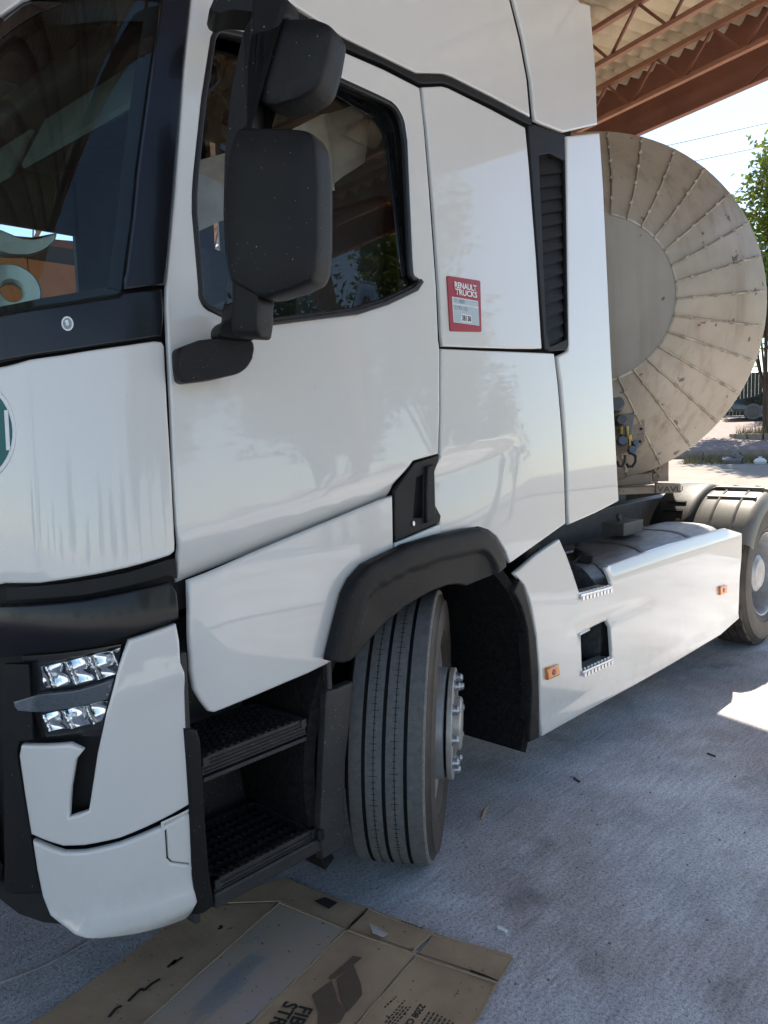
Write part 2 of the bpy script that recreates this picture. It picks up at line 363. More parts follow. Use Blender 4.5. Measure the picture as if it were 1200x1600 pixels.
def panel(name, poly, mat, parent, mapf, th=.012, holes=(), step=.06, bevel=.003, smooth=True):
    """a sheet cut to an outline, with rounded rim and depth; mapf(a, b, d) places the point a, b of the outline, d outwards"""
    if th <= 0:
        v, f = sheet2d(poly, step, holes); me = bpy.data.meshes.new(name); me.from_pydata([mapf(p.x, p.y, 0) for p in v], [], f)
        return obj(name, me, mat, parent, smooth)
    w_ = max(bevel, .0004); rings = []; outs = [(resample(poly, step), 1)]+[(resample(h, step), -1) for h in holes]
    for o_, sg in outs: rings.append((o_, inset(o_, sg*w_*.3), inset(o_, sg*w_), inset(o_, sg*(w_*1.5+.0004))))
    v, f = sheet2d(rings[0][3], step, [r[3] for r in rings[1:]], False)
    V_ = [mapf(p.x, p.y, 0) for p in v]; F_ = list(f)
    for o_, r2, r1, r0 in rings:
        n = len(o_); k = len(V_)
        for ring, d in ((r0, 0), (r1, 0), (r2, -w_*.3), (o_, -w_), (o_, -max(th, w_*1.2))): V_ += [mapf(p[0], p[1], d) for p in ring]
        for L in range(4):
            for q in range(n):
                q2 = (q+1) % n; F_.append((k+L*n+q, k+L*n+q2, k+(L+1)*n+q2, k+(L+1)*n+q))
    me = bpy.data.meshes.new(name); me.from_pydata(V_, [], F_)
    bm = bmesh.new(); bm.from_mesh(me); bmesh.ops.remove_doubles(bm, verts=bm.verts, dist=2e-5)
    bmesh.ops.delete(bm, geom=[q for q in bm.verts if not q.link_faces], context='VERTS')
    ref = None
    bmesh.ops.recalc_face_normals(bm, faces=bm.faces)
    # outward side: compare with the direction in which d grows
    bm.faces.ensure_lookup_table(); x0 = v[f[0][0]]; p0 = Vector(mapf(x0.x, x0.y, 0)); dn = Vector(mapf(x0.x, x0.y, .01))-p0
    best = min(bm.faces, key=lambda q: (q.calc_center_median()-p0).length)
    if best.normal.dot(dn) < 0: bmesh.ops.reverse_faces(bm, faces=bm.faces)
    bm.to_mesh(me); bm.free()
    return obj(name, me, mat, parent, smooth)
# the cab's outer skin: s runs along the side (s >= 0), round the front corner and across the front (s < -R*pi/2)
R = 0.40
def ys(z): return 0.0 if z < 1.05 else (.07*(z-1.05)**2/.6 if z < 1.35 else .07*(z-1.2))
def xf(z): return 0.0 if z < 1.3 else (.05*(z-1.3) if z < 1.9 else .03+.24*(z-1.9))
def skin(s, z, off=0.0):
    cx, cy = R+xf(z), R+ys(z); L = R*PI/2
    if s >= 0: return (cx+s, ys(z)-off, z)
    if s > -L:
        t = -s/R; return (cx-(R+off)*math.sin(t), cy-(R+off)*math.cos(t), z)
    return (xf(z)-off, cy+(-s-L), z)
def cabpanel(name, poly, mat, parent, off=0.0, th=.012, holes=(), disp=None, step=.06, bevel=.003):
    return panel(name, poly, mat, parent, (lambda s, z, d=0: skin(s, z, off + d + (disp(s, z) if disp else 0))), th, holes, step, bevel)
def vplane(x0, y0, deg, disp=None):
    c, s = math.cos(math.radians(deg)), math.sin(math.radians(deg))
    def f(a, z, d=0.0):
        d += disp(a, z) if disp else 0
        return (x0+a*c+s*d, y0+a*s-c*d, z)
    return f
def pod(name, poly, mat, parent, f, layers, rnd=.02):
    """rounded body built from an outline: layers of (scale, depth towards the outside)"""
    q = resample(roundc(poly, rnd, 4), .03); cx = sum(p[0] for p in q)/len(q); cy = sum(p[1] for p in q)/len(q); n = len(q); vs = []; fs = []
    for sc, d in layers: vs += [f(cx+(p[0]-cx)*sc, cy+(p[1]-cy)*sc, d) for p in q]
    for i in range(len(layers)-1):
        for k in range(n): fs.append((i*n+k, i*n+(k+1) % n, (i+1)*n+(k+1) % n, (i+1)*n+k))
    b = len(vs); vs += [f(cx, cy, layers[0][1]), f(cx, cy, layers[-1][1])]
    L = len(layers)-1
    for k in range(n): fs += [((k+1) % n, k, b), (L*n+k, L*n+(k+1) % n, b+1)]
    mb = MB(); mb.add(vs, fs); return mb.build(name, mat, parent, True, angle=50)
def inset(poly, d):
    """move a polygon's edges inwards (counter-clockwise or clockwise alike)"""
    A = sum(poly[i][0]*poly[(i+1) % len(poly)][1]-poly[(i+1) % len(poly)][0]*poly[i][1] for i in range(len(poly)))
    sg = 1 if A > 0 else -1; out = []; N = len(poly)
    for i in range(N):
        p0, p1, p2 = Vector(poly[i-1]), Vector(poly[i]), Vector(poly[(i+1) % N])
        a = (p1-p0).normalized(); b = (p2-p1).normalized(); na = Vector((-a.y, a.x))*sg; nb = Vector((-b.y, b.x))*sg
        mv = na+nb; l = mv.length
        if l < 1e-5: mv = na; k = 1
        else: mv /= l; k = min(2.0, 1/max(.3, mv.dot(na)))
        q = p1+mv*d*k; out.append((q.x, q.y))
    return out
def lettering(name, body, size, mat, parent, place, align='LEFT', bold=0.0, space=1.0):
    cu = bpy.data.curves.new(name, 'FONT'); cu.body = body; cu.size = size; cu.align_x = align; cu.offset = bold; cu.space_character = space; cu.resolution_u = 3
    t = bpy.data.objects.new(name, cu); COL.objects.link(t)
    me = bpy.data.meshes.new_from_object(t); bpy.data.objects.remove(t)
    for v in me.vertices: v.co = Vector(place(v.co.x, v.co.y))
    me.materials.clear()
    return obj(name, me, mat, parent)

# ------------------------------------------------------------------ ground and terrain
QA = math.radians(19.4); QD = (math.cos(QA), math.sin(QA)); QO = (-0.71, -1.70)
def qp(q, p): return (QO[0]+QD[0]*q-QD[1]*p, QO[1]+QD[1]*q+QD[0]*p)
def hz(q):
    pts = [(-400, 0), (15, 0), (25.2, .50), (38, 1.72), (60, 2.4), (120, 3.0), (600, 3.0)]
    for (a, h1), (b, h2) in zip(pts, pts[1:]):
        if a <= q <= b: return h1+(h2-h1)*(q-a)/(b-a)
    return 3.0
def strip(name, qs, ps, mat, dz=0.0, wob=0.0):
    vs = []; fs = []; n = len(ps)
    for q in qs:
        for p in ps: x, y = qp(q, p); vs.append((x, y, hz(q)+dz+(random.uniform(-wob, wob))))
    for i in range(len(qs)-1):
        for j in range(n-1): fs.append((i*n+j, (i+1)*n+j, (i+1)*n+j+1, i*n+j+1))
    me = bpy.data.meshes.new(name); me.from_pydata(vs, [], fs)
    return tag(obj(name, me, mat), kind='structure')
strip('ground', [-300, -60, -20, 0, 8, 15, 20, 25.2, 38, 60, 120, 500], [-400, -60, -20, -8, 0, 8, 20, 60, 400], 'ground')
strip('yard', [9, 15, 20, 25.2], [-60, -8, 0, 8, 60], 'yard', .004)
strip('pavement', [25.36, 28, 31, 34.4], [-40, -8, 0, 8, 40], 'paver', .14)
strip('road', [34.6, 38, 60], [-60, -8, 0, 8, 60], 'kerb', .02)
t = thing('kerb', 'row of weathered kerb stones along the far edge of the yard', 'kerb', (*qp(25.2, 0), hz(25.2)))
mb = MB(); mb.box((0, 0, 0), (1, 1, 1)); km = mb.mesh('kerb_stone')
for k in range(-8, 9):
    x, y = qp(25.2, k*1.0); o = obj('kerb_stone', km, 'kerb', t)
    o.location = Vector((x, y, hz(25.2)+.06+random.uniform(-.01, .01))); o.rotation_euler = (0, 0, QA+random.uniform(-.01, .01)); o.scale = (.24, .975, .36)
    bev(o, .02, 2) if k == -8 else None

# concrete joint running out from under the bumper, drawn as a raised pale strip
mb = MB(); jp = [(0.066, 0.641), (0.100, 0.638), (0.169, 0.621), (0.222, 0.611), (0.287, 0.612), (0.370, 0.619), (0.503, 0.615)]
for a, b in zip(jp, jp[1:]):
    mb.bar((a[0], a[1], .001), (b[0], b[1], .001), .006, .006)
tag(mb.build('pale_joint', 'alu'), 'thin pale joint line in the concrete beside the front bumper', 'cord')

# ------------------------------------------------------------------ canopy: red steel trusses under fibre cement sheets
CA = math.radians(72.0); CE = Vector((math.cos(CA), math.sin(CA), 0)); CN = Vector((math.sin(CA), -math.cos(CA), 0))
def cp(n, e, z): v = CN*n+CE*e; return (v.x, v.y, z)
E0, E1, N0, N1 = -2.3, 13.0, -8.6, 6.95
can = thing('canopy', 'open steel canopy with corrugated sheets and red oxide trusses above the truck', 'canopy', cp(-2, 3, 0))
ZR = 5.32
cm = None
prd = .177; npd = 6; wdt = prd*npd; rowl = 2.35
vs = []; fs = []; K = npd*8+2
for th_ in (0, -.012):
    for r_ in (0, 1):
        for k in range(K+1):
            u = k/8*prd; vs.append((r_*rowl, u, .038*math.sin(2*PI*u/prd)+th_))
W = K+1
for k in range(K):
    fs += [(k, W+k, W+k+1, k+1), (2*W+k, 2*W+k+1, 3*W+k+1, 3*W+k)]
    fs += [(k, k+1, 2*W+k+1, 2*W+k), (W+k, 3*W+k, 3*W+k+1, W+k+1)]
sm = bpy.data.meshes.new('roof_sheet'); sm.from_pydata(vs, [], fs)
rows = [N1+.12-rowl*(i+1)+.15*i for i in range(7)]
ne = int((E1-E0)/wdt)+1
for i, n0 in enumerate(rows):
    for j in range(ne):
        o = obj('roof_sheet', sm, 'sheet', can, True)
        o.location = Vector(cp(n0, E0+j*wdt, ZR+.03+random.uniform(0, .010)+(.010 if j % 2 else 0)))
        o.rotation_euler = (random.uniform(-.004, .004), .008, CA-PI/2)
def truss(n, e0, e1, zb, zt, pitch, detailed):
    mb = MB()
    for z, hh in ((zb, .035), (zt, .04)):
        mb.bar(cp(n, e0, z), cp(n, e1, z), .055, hh)
        mb.bar(cp(n+.022, e0, z+.03), cp(n+.022, e1, z+.03), .006, .045)
    if not detailed:
        k = 0; e = e0
        while e < e1-pitch:
            mb.tube([cp(n, e, zb), cp(n, e+pitch/2, zt), cp(n, e+pitch, zb)], .012, 6); e += pitch
        return mb.build('truss', 'rust', can)
    tr = mb.build('truss', 'rustlight', can)
    e = e0; mbd = MB()
    while e < e1-pitch:
        for a, b in (((e, zb), (e+pitch/2, zt)), ((e+pitch/2, zt), (e+pitch, zb))):
            d = MB(); d.bar(cp(n, a[0], a[1]), cp(n, b[0], b[1]), .022, .022); d.build('diagonal', 'rust', tr)
        e += pitch
    return tr
NT = 6.36
for k in range(15):
    truss(NT-k*.97, E0, E1, 4.86, 5.19, .66, k < 4)
mb = MB(); mb.box((0, 0, 0), (.012, E1-E0, .68), Matrix.Rotation(CA-PI/2, 3, 'Z')); 
mb.v = [tuple(Vector(v)+Vector(cp(6.76, (E0+E1)/2, 5.04))) for v in mb.v]
mb.bar(cp(6.72, E0, 4.70), cp(6.72, E1, 4.70), .07, .012); mb.build('fascia', 'rust', can)
mb = MB(); mb.bar(cp(6.74, 2.95, 4.86), cp(6.74, 3.22, 4.73), .012, .012); mb.build('loose_rod', 'rustlight', can)
for k, e in enumerate((E0+.25, 6.2, E1-.3)):
    mb = MB(); mb.bar(cp(NT, e, 4.80), cp(N0, e, 4.80), .14, .22)
    mb.build('main_beam', 'rust', can)
    for n in (5.9, -8.2):
        mb = MB(); x, y, z = cp(n, e, 0); mb.box((x, y, 2.345), (.16, .16, 4.69)); mb.box((x, y, .012), (.34, .34, .024)); mb.build('post', 'rust', can, bevel=.004)

# ------------------------------------------------------------------ orange wall beyond the truck
wl = thing('workshop_wall', 'orange brown boarded workshop wall seen through the cab glass', 'wall', (1, 10, 0))
for k in range(16):
    mb = MB(); mb.box((-7+k*1.0, 10+random.uniform(-.01, .01), 2.1), (.985, .06, 4.2)); mb.build('board', 'wall', wl, bevel=.006)
mb = MB(); mb.box((.5, 10.06, 2.2), (16.4, .05, 4.5)); mb.build('backing', 'fence', wl)

# ------------------------------------------------------------------ truck
truck = thing('truck', 'white semi truck tractor unit with black mirrors and plastic trim, wheels turned', 'truck', (1.4, 1.25, 0))
T = truck
white, satin, plas = 'white', 'satin', 'plastic'
wind_px = [(-0.412, 1.897), (-0.261, 1.917), (-0.140, 1.941), (-0.135, 1.952), (-0.133, 2.129), (-0.137, 2.250), (-0.134, 2.490), (-0.128, 2.660), (-0.126, 2.692), (-0.366, 2.670), (-0.478, 2.688), (-0.557, 2.667)]
wind = wind_px + [(-.80, 2.84), (-1.5, 2.98), (-2.1, 2.98), (-2.1, 1.86), (-1.5, 1.86), (-.80, 1.87)]
win_out = [(0.019, 2.215), (0.016, 2.269), (0.014, 2.473), (0.021, 2.641), (0.028, 2.664), (0.042, 2.681), (0.145, 2.698), (0.473, 2.684), (0.677, 2.680), (0.730, 2.677), (0.760, 2.668), (0.800, 2.635), (0.825, 2.563), (0.864, 2.353), (0.899, 2.169), (0.913, 2.113), (0.941, 2.108), (0.949, 2.093), (0.918, 2.068), (0.775, 2.005), (0.647, 1.964), (0.463, 1.930), (0.276, 1.896), (0.173, 1.900), (0.094, 1.924), (0.073, 1.950), (0.070, 1.975), (0.051, 2.057), (0.025, 2.167)]
win_out = roundc(win_out, .02)
win_in = inset(win_out, .016)
# inner shell behind the seams
shell = [(-2.1, .36), (-.05, .36), (-.03, 1.14), (1.05, 1.30), (1.45, 1.14), (1.86, 1.26), (2.30, 1.33), (2.30, 2.70), (1.98, 2.80), (1.98, 3.45), (-.05, 3.45), (-.9, 3.3), (-2.1, 3.3)]
cabpanel('cab_shell', shell, 'dark', T, -.055, .02, [inset(wind, .03), inset(win_out, -.004)], None, .10, 0)

front_w = [(-0.419, 1.773), (-0.346, 1.784), (-0.264, 1.794), (-0.192, 1.806), (-0.118, 1.818), (-0.051, 1.830), (-0.032, 1.829), (-0.026, 1.819), (-0.026, 1.662), (-0.024, 1.502), (-0.024, 1.327), (-0.026, 1.308), (-0.039, 1.300), (-0.066, 1.295), (-0.145, 1.282), (-0.219, 1.272), (-0.292, 1.264), (-0.353, 1.257), (-0.402, 1.254), (-0.456, 1.253)]
def crease(s, z): 
    k = -.345; return -.016*min(1, max(0, (k-s)/.05)) if s < k else 0
front_w = front_w + [(-.62, 1.225), (-1.0, 1.20), (-2.1, 1.20), (-2.1, 1.74), (-1.0, 1.74), (-.62, 1.755)]
fp = cabpanel('front_panel', front_w, white, T, 0, .012, (), crease, .045, .005)
def disc2d(c, rx, rz, n=40): return [(c[0]+rx*math.cos(2*PI*k/n), c[1]+rz*math.sin(2*PI*k/n)) for k in range(n)]
sk = cabpanel('round_sticker', disc2d((-.52, 1.621), .124, .124), 'inkwhite', T, .0025, .002, (), crease, .03, 0)
sk['label'] = 'green round sticker with a white rim and white stroke on the front panel'
cabpanel('sticker_field', disc2d((-.52, 1.621), .114, .114), 'green', sk, .004, .0016, (), crease, .03, 0)
cabpanel('sticker_stroke', [(-.424, 1.573), (-.413, 1.573), (-.413, 1.668), (-.424, 1.668)], 'inkwhite', sk, .0052, .0012, (), crease, .03, 0)

cowl = [(-0.412, 1.891), (-0.260, 1.910), (-0.139, 1.933), (-0.132, 1.943), (-0.036, 1.961), (-0.027, 1.915), (-0.026, 1.884), (-0.033, 1.842), (-0.054, 1.838), (-0.118, 1.826), (-0.192, 1.813), (-0.264, 1.801), (-0.345, 1.791), (-0.419, 1.781)]
cowl = cowl + [(-.62, 1.765), (-1.0, 1.75), (-2.1, 1.75), (-2.1, 1.86), (-1.0, 1.86), (-.62, 1.87)]
cabpanel('cowl_panel', cowl, satin, T, .002, .012, (), None, .05, .004)
bd = [(-0.252, 1.866), (-0.239, 1.866), (-0.253, 1.849)]
bg_ = cabpanel('badge', disc2d(bd[0], abs(bd[1][0]-bd[0][0])*1.02, abs(bd[2][1]-bd[0][1])), 'inkwhite', T, .0045, .002, (), None, .02, 0)
bg_['label'] = 'small round white badge with a little pale emblem'
cabpanel('badge_field', disc2d(bd[0], abs(bd[1][0]-bd[0][0])*.76, abs(bd[2][1]-bd[0][1])*.78), 'inkgrey', bg_, .0056, .0012, (), None, .02, 0)
e_ = bd[0]; rx = abs(bd[1][0]-bd[0][0])
cabpanel('badge_emblem', [(e_[0]-rx*.25, e_[1]-rx*.35), (e_[0]+rx*.1, e_[1]-rx*.4), (e_[0]+rx*.32, e_[1]-rx*.1), (e_[0]+rx*.15, e_[1]+rx*.25), (e_[0]+rx*.2, e_[1]+rx*.6), (e_[0]-rx*.3, e_[1]+rx*.62), (e_[0]-rx*.36, e_[1]+rx*.2), (e_[0]-rx*.18, e_[1]+rx*.1)], 'inkwhite', bg_, .0066, .001, (), None, .02, 0)
# windscreen with its black border
ws = cabpanel('windscreen', inset(wind, .001), 'windscreen', T, -.006, 0, (), None, .06, 0)
frit_o = [(-0.557, 2.667), (-0.478, 2.688), (-0.366, 2.670), (-0.544, 2.610)]
cabpanel('windscreen_border', [(-2.1, 2.97), (-1.5, 2.97), (-.8, 2.835)] + frit_o[:1] + [frit_o[1], frit_o[2], frit_o[3]] + [(-.8, 2.75), (-1.5, 2.88), (-2.1, 2.88)], 'frit', ws, -.004, .003, (), None, .06, 0)
roofp = [(-0.560, 2.680), (-0.485, 2.703), (-0.442, 2.769), (-0.912, 2.955)]
cabpanel('roof_visor_panel', [frit_o[0], frit_o[1], (-.36, 2.705), (-.12, 2.72), (-.10, 3.3), (-.9, 3.3), (-2.1, 3.3), (-2.1, 3.0), (-1.5, 3.0), (-.80, 2.865)], white, T, .006, .012, (), None, .07, .005)
pil = [(-0.132, 1.950), (-0.132, 2.130), (-0.135, 2.250), (-0.132, 2.490), (-0.127, 2.661), (-0.125, 2.713), (-0.124, 2.765), (-0.050, 2.789), (-0.053, 2.717), (-0.051, 2.527), (-0.036, 2.209), (-0.031, 2.045), (-0.032, 1.971)]
cabpanel('pillar_trim', pil, satin, T, .004, .016, (), None, .05, .004)
cabpanel('pillar_step', inset([(-0.140, 2.743), (-0.130, 2.746), (-0.125, 2.492), (-0.127, 2.243), (-0.124, 2.130), (-0.125, 1.956), (-0.131, 1.952), (-0.130, 2.130), (-0.134, 2.250), (-0.131, 2.490), (-0.127, 2.661)], .0005), 'frit', T, .007, .004, (), None, .05, 0)

# driver's door with window, seal, handle, dealer plate
door = [(-0.050, 2.771), (-0.049, 2.719), (-0.046, 2.528), (-0.031, 2.210), (-0.026, 2.045), (-0.023, 1.964), (-0.015, 1.884), (-0.015, 1.789), (-0.015, 1.662), (-0.017, 1.502), (-0.016, 1.374), (-0.009, 1.296), (0.001, 1.219), (0.225, 1.259), (0.468, 1.305), (0.632, 1.337), (0.799, 1.371), (0.815, 1.417), (0.907, 1.490), (1.043, 1.508), (1.061, 1.662), (1.076, 1.874), (1.037, 2.086), (0.959, 2.415), (0.905, 2.632), (0.864, 2.765), (0.681, 2.771), (0.491, 2.767), (0.344, 2.771), (0.246, 2.770), (0.153, 2.772), (0.065, 2.778), (0.001, 2.791)]
sm0 = [(0.002, 1.232), (0.227, 1.276), (0.469, 1.324), (0.634, 1.356), (0.797, 1.387)]
cr = [(0.000, 1.330), (0.125, 1.347), (0.255, 1.366), (0.385, 1.385), (0.610, 1.426), (0.758, 1.446), (0.920, 1.477), (1.050, 1.501)]
def zl(tab, s):
    for (a, b), (c, d) in zip(tab, tab[1:]):
        if s <= c: return b+(d-b)*(s-a)/(c-a)
    return tab[-1][1]
def door_d(s, z):
    d = 0.0
    h = zl(cr, s)-z
    if h > 0: d -= .38*h*max(0, min(1, (cr[-1][0]+.03-s)/.30))
    if z < zl(sm0, s): d -= .008
    return d
dr = cabpanel('door', door, white, T, 0, .014, [win_out], door_d, .03, .005)
dr['label'] = 'white driver door with black framed window and plate'
cabpanel('window_seal', win_out, 'rubber', dr, .001, .016, [win_in], None, .06, .004)
gt_d = lambda s, z: -.055*max(0, z-1.92)
gl = cabpanel('window_glass', inset(win_in, .001), 'sideglass', dr, -.010, 0, (), gt_d, .08, 0)
lip = [(0.276, 1.900), (0.463, 1.936), (0.646, 1.972), (0.774, 2.013), (0.911, 2.075), (0.941, 2.105), (0.956, 2.096), (0.929, 2.062), (0.788, 2.000), (0.654, 1.956), (0.467, 1.923), (0.278, 1.889)]
cabpanel('window_lip', lip, 'rubber', dr, .012, .014, (), None, .05, .003)
# inner channel of the window
ch = [(0.803, 2.604), (0.848, 2.348), (0.882, 2.177), (0.896, 2.117), (0.870, 2.110), (0.856, 2.173), (0.816, 2.341), (0.760, 2.592)]
cabpanel('window_channel', ch, 'frit', dr, -.0085, .004, (), gt_d, .06, 0)
rl = [(0.463, 2.658), (0.699, 2.624), (0.716, 2.642), (0.476, 2.683)]
cabpanel('window_rail', rl, 'frit', dr, -.0085, .004, (), gt_d, .06, 0)
hr = [(0.794, 1.231), (0.804, 1.395), (0.821, 1.411), (0.913, 1.484), (1.046, 1.504), (1.041, 1.484), (1.013, 1.441), (1.002, 1.387), (1.006, 1.340), (1.042, 1.292), (1.033, 1.271)]
hnd = cabpanel('handle_recess', hr, plas, dr, .001, .012, [inset([(0.917, 1.434), (0.958, 1.444), (0.944, 1.295), (0.891, 1.299)], .001)], None, .04, .003)
cabpanel('handle_well', [(0.908, 1.447), (0.973, 1.459), (0.953, 1.284), (0.877, 1.287)], 'dark', hnd, -.03, .004, (), None, .04, 0)
cabpanel('handle_bar', [(0.966, 1.468), (1.005, 1.473), (0.999, 1.292), (0.949, 1.277), (0.954, 1.379)], plas, hnd, .012, .014, (), None, .03, .004)
lk = [(0.889, 1.282)]
cabpanel('lock', disc2d(lk[0], .006, .009, 16), 'alu', hnd, .006, .004, (), None, .02, .001)
cabpanel('sill_strip', [(0.797, 1.226), (1.036, 1.264), (1.036, 1.230), (0.794, 1.186)], 'whiteplastic', dr, .001, .012, (), None, .05, .003)
ld = [(0.013, 1.227), (0.226, 1.273), (0.469, 1.320), (0.633, 1.352), (0.794, 1.383), (0.793, 1.329), (0.784, 1.184), (0.737, 1.178), (0.671, 1.166), (0.608, 1.136), (0.571, 1.084), (0.528, 0.992), (0.492, 0.902), (0.390, 0.890), (0.292, 0.883), (0.200, 0.876), (0.063, 0.867), (0.047, 0.875), (0.029, 0.904), (0.012, 0.940), (0.005, 0.992), (0.006, 1.093)]
def ld_d(s, z): return -.02*max(0, min(1, (.10-s)/.12))**2
cabpanel('lower_door', ld, white, T, .001, .014, (), ld_d, .05, .006)

# sleeper side, fairings, trim strip and air vent
su = [(0.877, 2.771), (0.980, 2.808), (1.016, 2.813), (1.275, 2.811), (1.529, 2.804), (1.575, 2.651), (1.669, 2.291), (1.756, 1.912), (1.534, 1.900), (1.278, 1.890), (1.095, 1.884), (1.061, 2.065), (0.995, 2.353), (0.922, 2.636)]
sup = cabpanel('sleeper_panel', su, white, T, 0, .014, (), None, .06, .005)
sl1 = [(1.087, 1.875), (1.359, 1.883), (1.752, 1.896), (1.855, 1.899), (1.876, 1.770), (1.890, 1.607), (1.899, 1.389), (1.893, 1.175), (1.688, 1.123), (1.483, 1.070), (1.460, 1.065), (1.435, 1.114), (1.378, 1.181), (1.329, 1.211), (1.269, 1.229), (1.151, 1.228), (1.047, 1.224), (1.049, 1.292), (1.017, 1.341), (1.014, 1.397), (1.024, 1.445), (1.056, 1.497), (1.072, 1.662)]
w1 = [(1.052, 1.492), (1.333, 1.530), (1.648, 1.569)]; w2 = [(1.027, 1.436), (1.329, 1.478), (1.647, 1.548)]; w3 = [(1.049, 1.343), (1.320, 1.358), (1.633, 1.374)]; w4 = [(1.053, 1.291), (1.317, 1.311), (1.632, 1.353)]
def sstep(x): x = max(0, min(1, x)); return x*x*(3-2*x)
def sl_d(s, z):
    f = max(0, min(1, (w1[-1][0]-s)/(w1[-1][0]-w1[0][0])))
    a, b = zl(w1, s), zl(w2, s); D = .022*sstep(f)
    if z > a: return 0
    if z > b: return -D*(a-z)/max(1e-4, a-b)
    return -D*max(0, (z-1.03)/(b-1.03))
cabpanel('sleeper_lower_panel', sl1, white, T, 0, .014, (), sl_d, .022, .005)
sf = [(1.852, 2.851), (2.148, 2.948), (2.215, 2.676), (2.374, 1.902), (2.395, 1.229), (2.158, 1.194), (1.920, 1.167), (1.926, 1.387), (1.917, 1.607), (1.903, 1.771), (1.880, 1.887), (1.966, 1.913), (1.969, 1.938)]
cabpanel('side_fairing', sf, white, T, .001, .016, (), None, .06, .006)
uf = [(1.262, 3.950), (1.323, 3.541), (1.360, 3.339), (1.388, 3.296), (1.473, 3.165), (1.548, 3.012), (1.596, 2.852), (1.646, 2.850), (1.824, 2.861), (2.120, 2.977), (2.084, 3.199), (1.995, 3.516), (1.896, 3.492), (1.803, 3.554), (1.656, 3.697), (1.431, 4.048)]
cabpanel('roof_side_fairing', uf, white, T, .002, .016, (), None, .06, .006)
rp = [(0.251, 2.838), (0.499, 2.811), (0.839, 2.810), (0.985, 2.855), (1.029, 2.860), (1.291, 2.860), (1.556, 2.855), (1.516, 3.001), (1.441, 3.153), (1.357, 3.284), (1.322, 3.350), (1.289, 3.525), (1.212, 3.921), (-0.066, 3.180), (-0.032, 2.832), (0.123, 2.832)]
cabpanel('roof_fairing', rp, white, T, .002, .014, (), None, .07, .006)
ts = [(-0.028, 2.830), (0.124, 2.824), (0.249, 2.822), (0.500, 2.805), (0.839, 2.803), (0.986, 2.848), (1.030, 2.853), (1.292, 2.852), (1.562, 2.848), (1.565, 2.822), (1.532, 2.818), (1.274, 2.824), (1.015, 2.822), (0.979, 2.817), (0.860, 2.777), (0.679, 2.784), (0.489, 2.777), (0.244, 2.781), (0.129, 2.782), (-0.026, 2.791)]
cabpanel('trim_strip', ts, plas, T, .006, .012, (), None, .04, .003)
vt = [(1.537, 2.812), (1.588, 2.831), (1.830, 2.851), (1.963, 1.938), (1.949, 1.918), (1.823, 1.905), (1.767, 1.910), (1.669, 2.291)]
vopen = [(1.632, 2.710), (1.720, 2.740), (1.838, 2.735), (1.944, 1.965), (1.811, 1.924), (1.774, 1.980)]
vn = cabpanel('air_vent', vt, plas, T, .006, .014, [vopen], None, .05, .004)
cabpanel('vent_back', inset(vopen, -.01), 'dark', vn, -.03, .004, (), None, .06, 0)
zt, zb_ = vopen[1][1], vopen[4][1]
x0v = [vopen[0][0], vopen[5][0]]; x1v = [vopen[2][0], vopen[3][0]]
for k in range(16):
    u = (k+.0)/15; z = zt+(zb_-zt)*u
    sa = vopen[0][0]+(vopen[5][0]-vopen[0][0])*u; sb = vopen[2][0]+(vopen[3][0]-vopen[2][0])*u
    mb = MB(); hh = (zt-zb_)/15; rise = .06
    def q(s, z, d): 
        z = min(zt+.012, max(zb_-.012, z)); return skin(s, z, d)
    ov = .018
    a = [q(sa, z-rise+ov, -.020), q(sb, z+ov, -.020), q(sb, z-hh, -.002), q(sa, z-rise-hh, -.002)]
    b = [q(sa, z-rise+ov, -.025), q(sb, z+ov, -.025), q(sb, z-hh, -.007), q(sa, z-rise-hh, -.007)]
    mb.add(a+b, [(0, 1, 2, 3), (7, 6, 5, 4), (0, 4, 5, 1), (1, 5, 6, 2), (2, 6, 7, 3), (3, 7, 4, 0)])
    mb.build('louvre', plas, vn)

# dealer plate with its writing
dp = [(1.086, 2.135), (1.287, 2.141), (1.317, 1.950), (1.128, 1.939)]
pl = cabpanel('dealer_plate', roundc([dp[3], dp[2], dp[1], dp[0]], .008), 'red', T, .005, .005, (), None, .05, .001)
pl['label'] = 'red dealer plate with white lettering and pale blue fields'
sA, sB, zT, zB = (dp[0][0]+dp[3][0])/2, (dp[1][0]+dp[2][0])/2, (dp[0][1]+dp[1][1])/2, (dp[2][1]+dp[3][1])/2
PW, PH = sB-sA, zT-zB
def pp(u, v, d=.0062): return skin(sA+PW*u+(dp[3][0]-dp[0][0])*(.5-v), zB+PH*v, d)
def fld(name, u0, v0, u1, v1, mat, d=.006):
    mb = MB(); mb.add([pp(u0, v0, d), pp(u1, v0, d), pp(u1, v1, d), pp(u0, v1, d)], [(0, 1, 2, 3)]); return mb.build(name, mat, pl)
fld('label_field', .10, .145, .91, .615, 'whiteplastic', .0055)
fld('label_field', .12, .50, .90, .60, 'paleblue', .0061); fld('label_field', .12, .155, .90, .475, 'paleblue', .0061); fld('label_field', .33, .175, .66, .32, 'inkwhite', .0066)
def ptext(tx, u, v, h, mat, d=.0072, w=None, bold=0):
    s_ = PH*h/.7; o = lettering('lettering', tx, s_, mat, pl, lambda x, y: (x, y, 0), 'LEFT', bold)
    xs = [q_.co.x for q_ in o.data.vertices]; x0, x1 = min(xs), max(xs); k = (PW*w)/(x1-x0) if w else 1
    for q_ in o.data.vertices: q_.co = Vector(pp(u+(q_.co.x-x0)*k/PW, v+q_.co.y/PH, d))
    return o
ptext('RENAULT', .19, .795, .105, 'inkwhite', w=.68, bold=.0010); ptext('TRUCKS', .20, .67, .105, 'inkwhite', w=.68, bold=.0010)
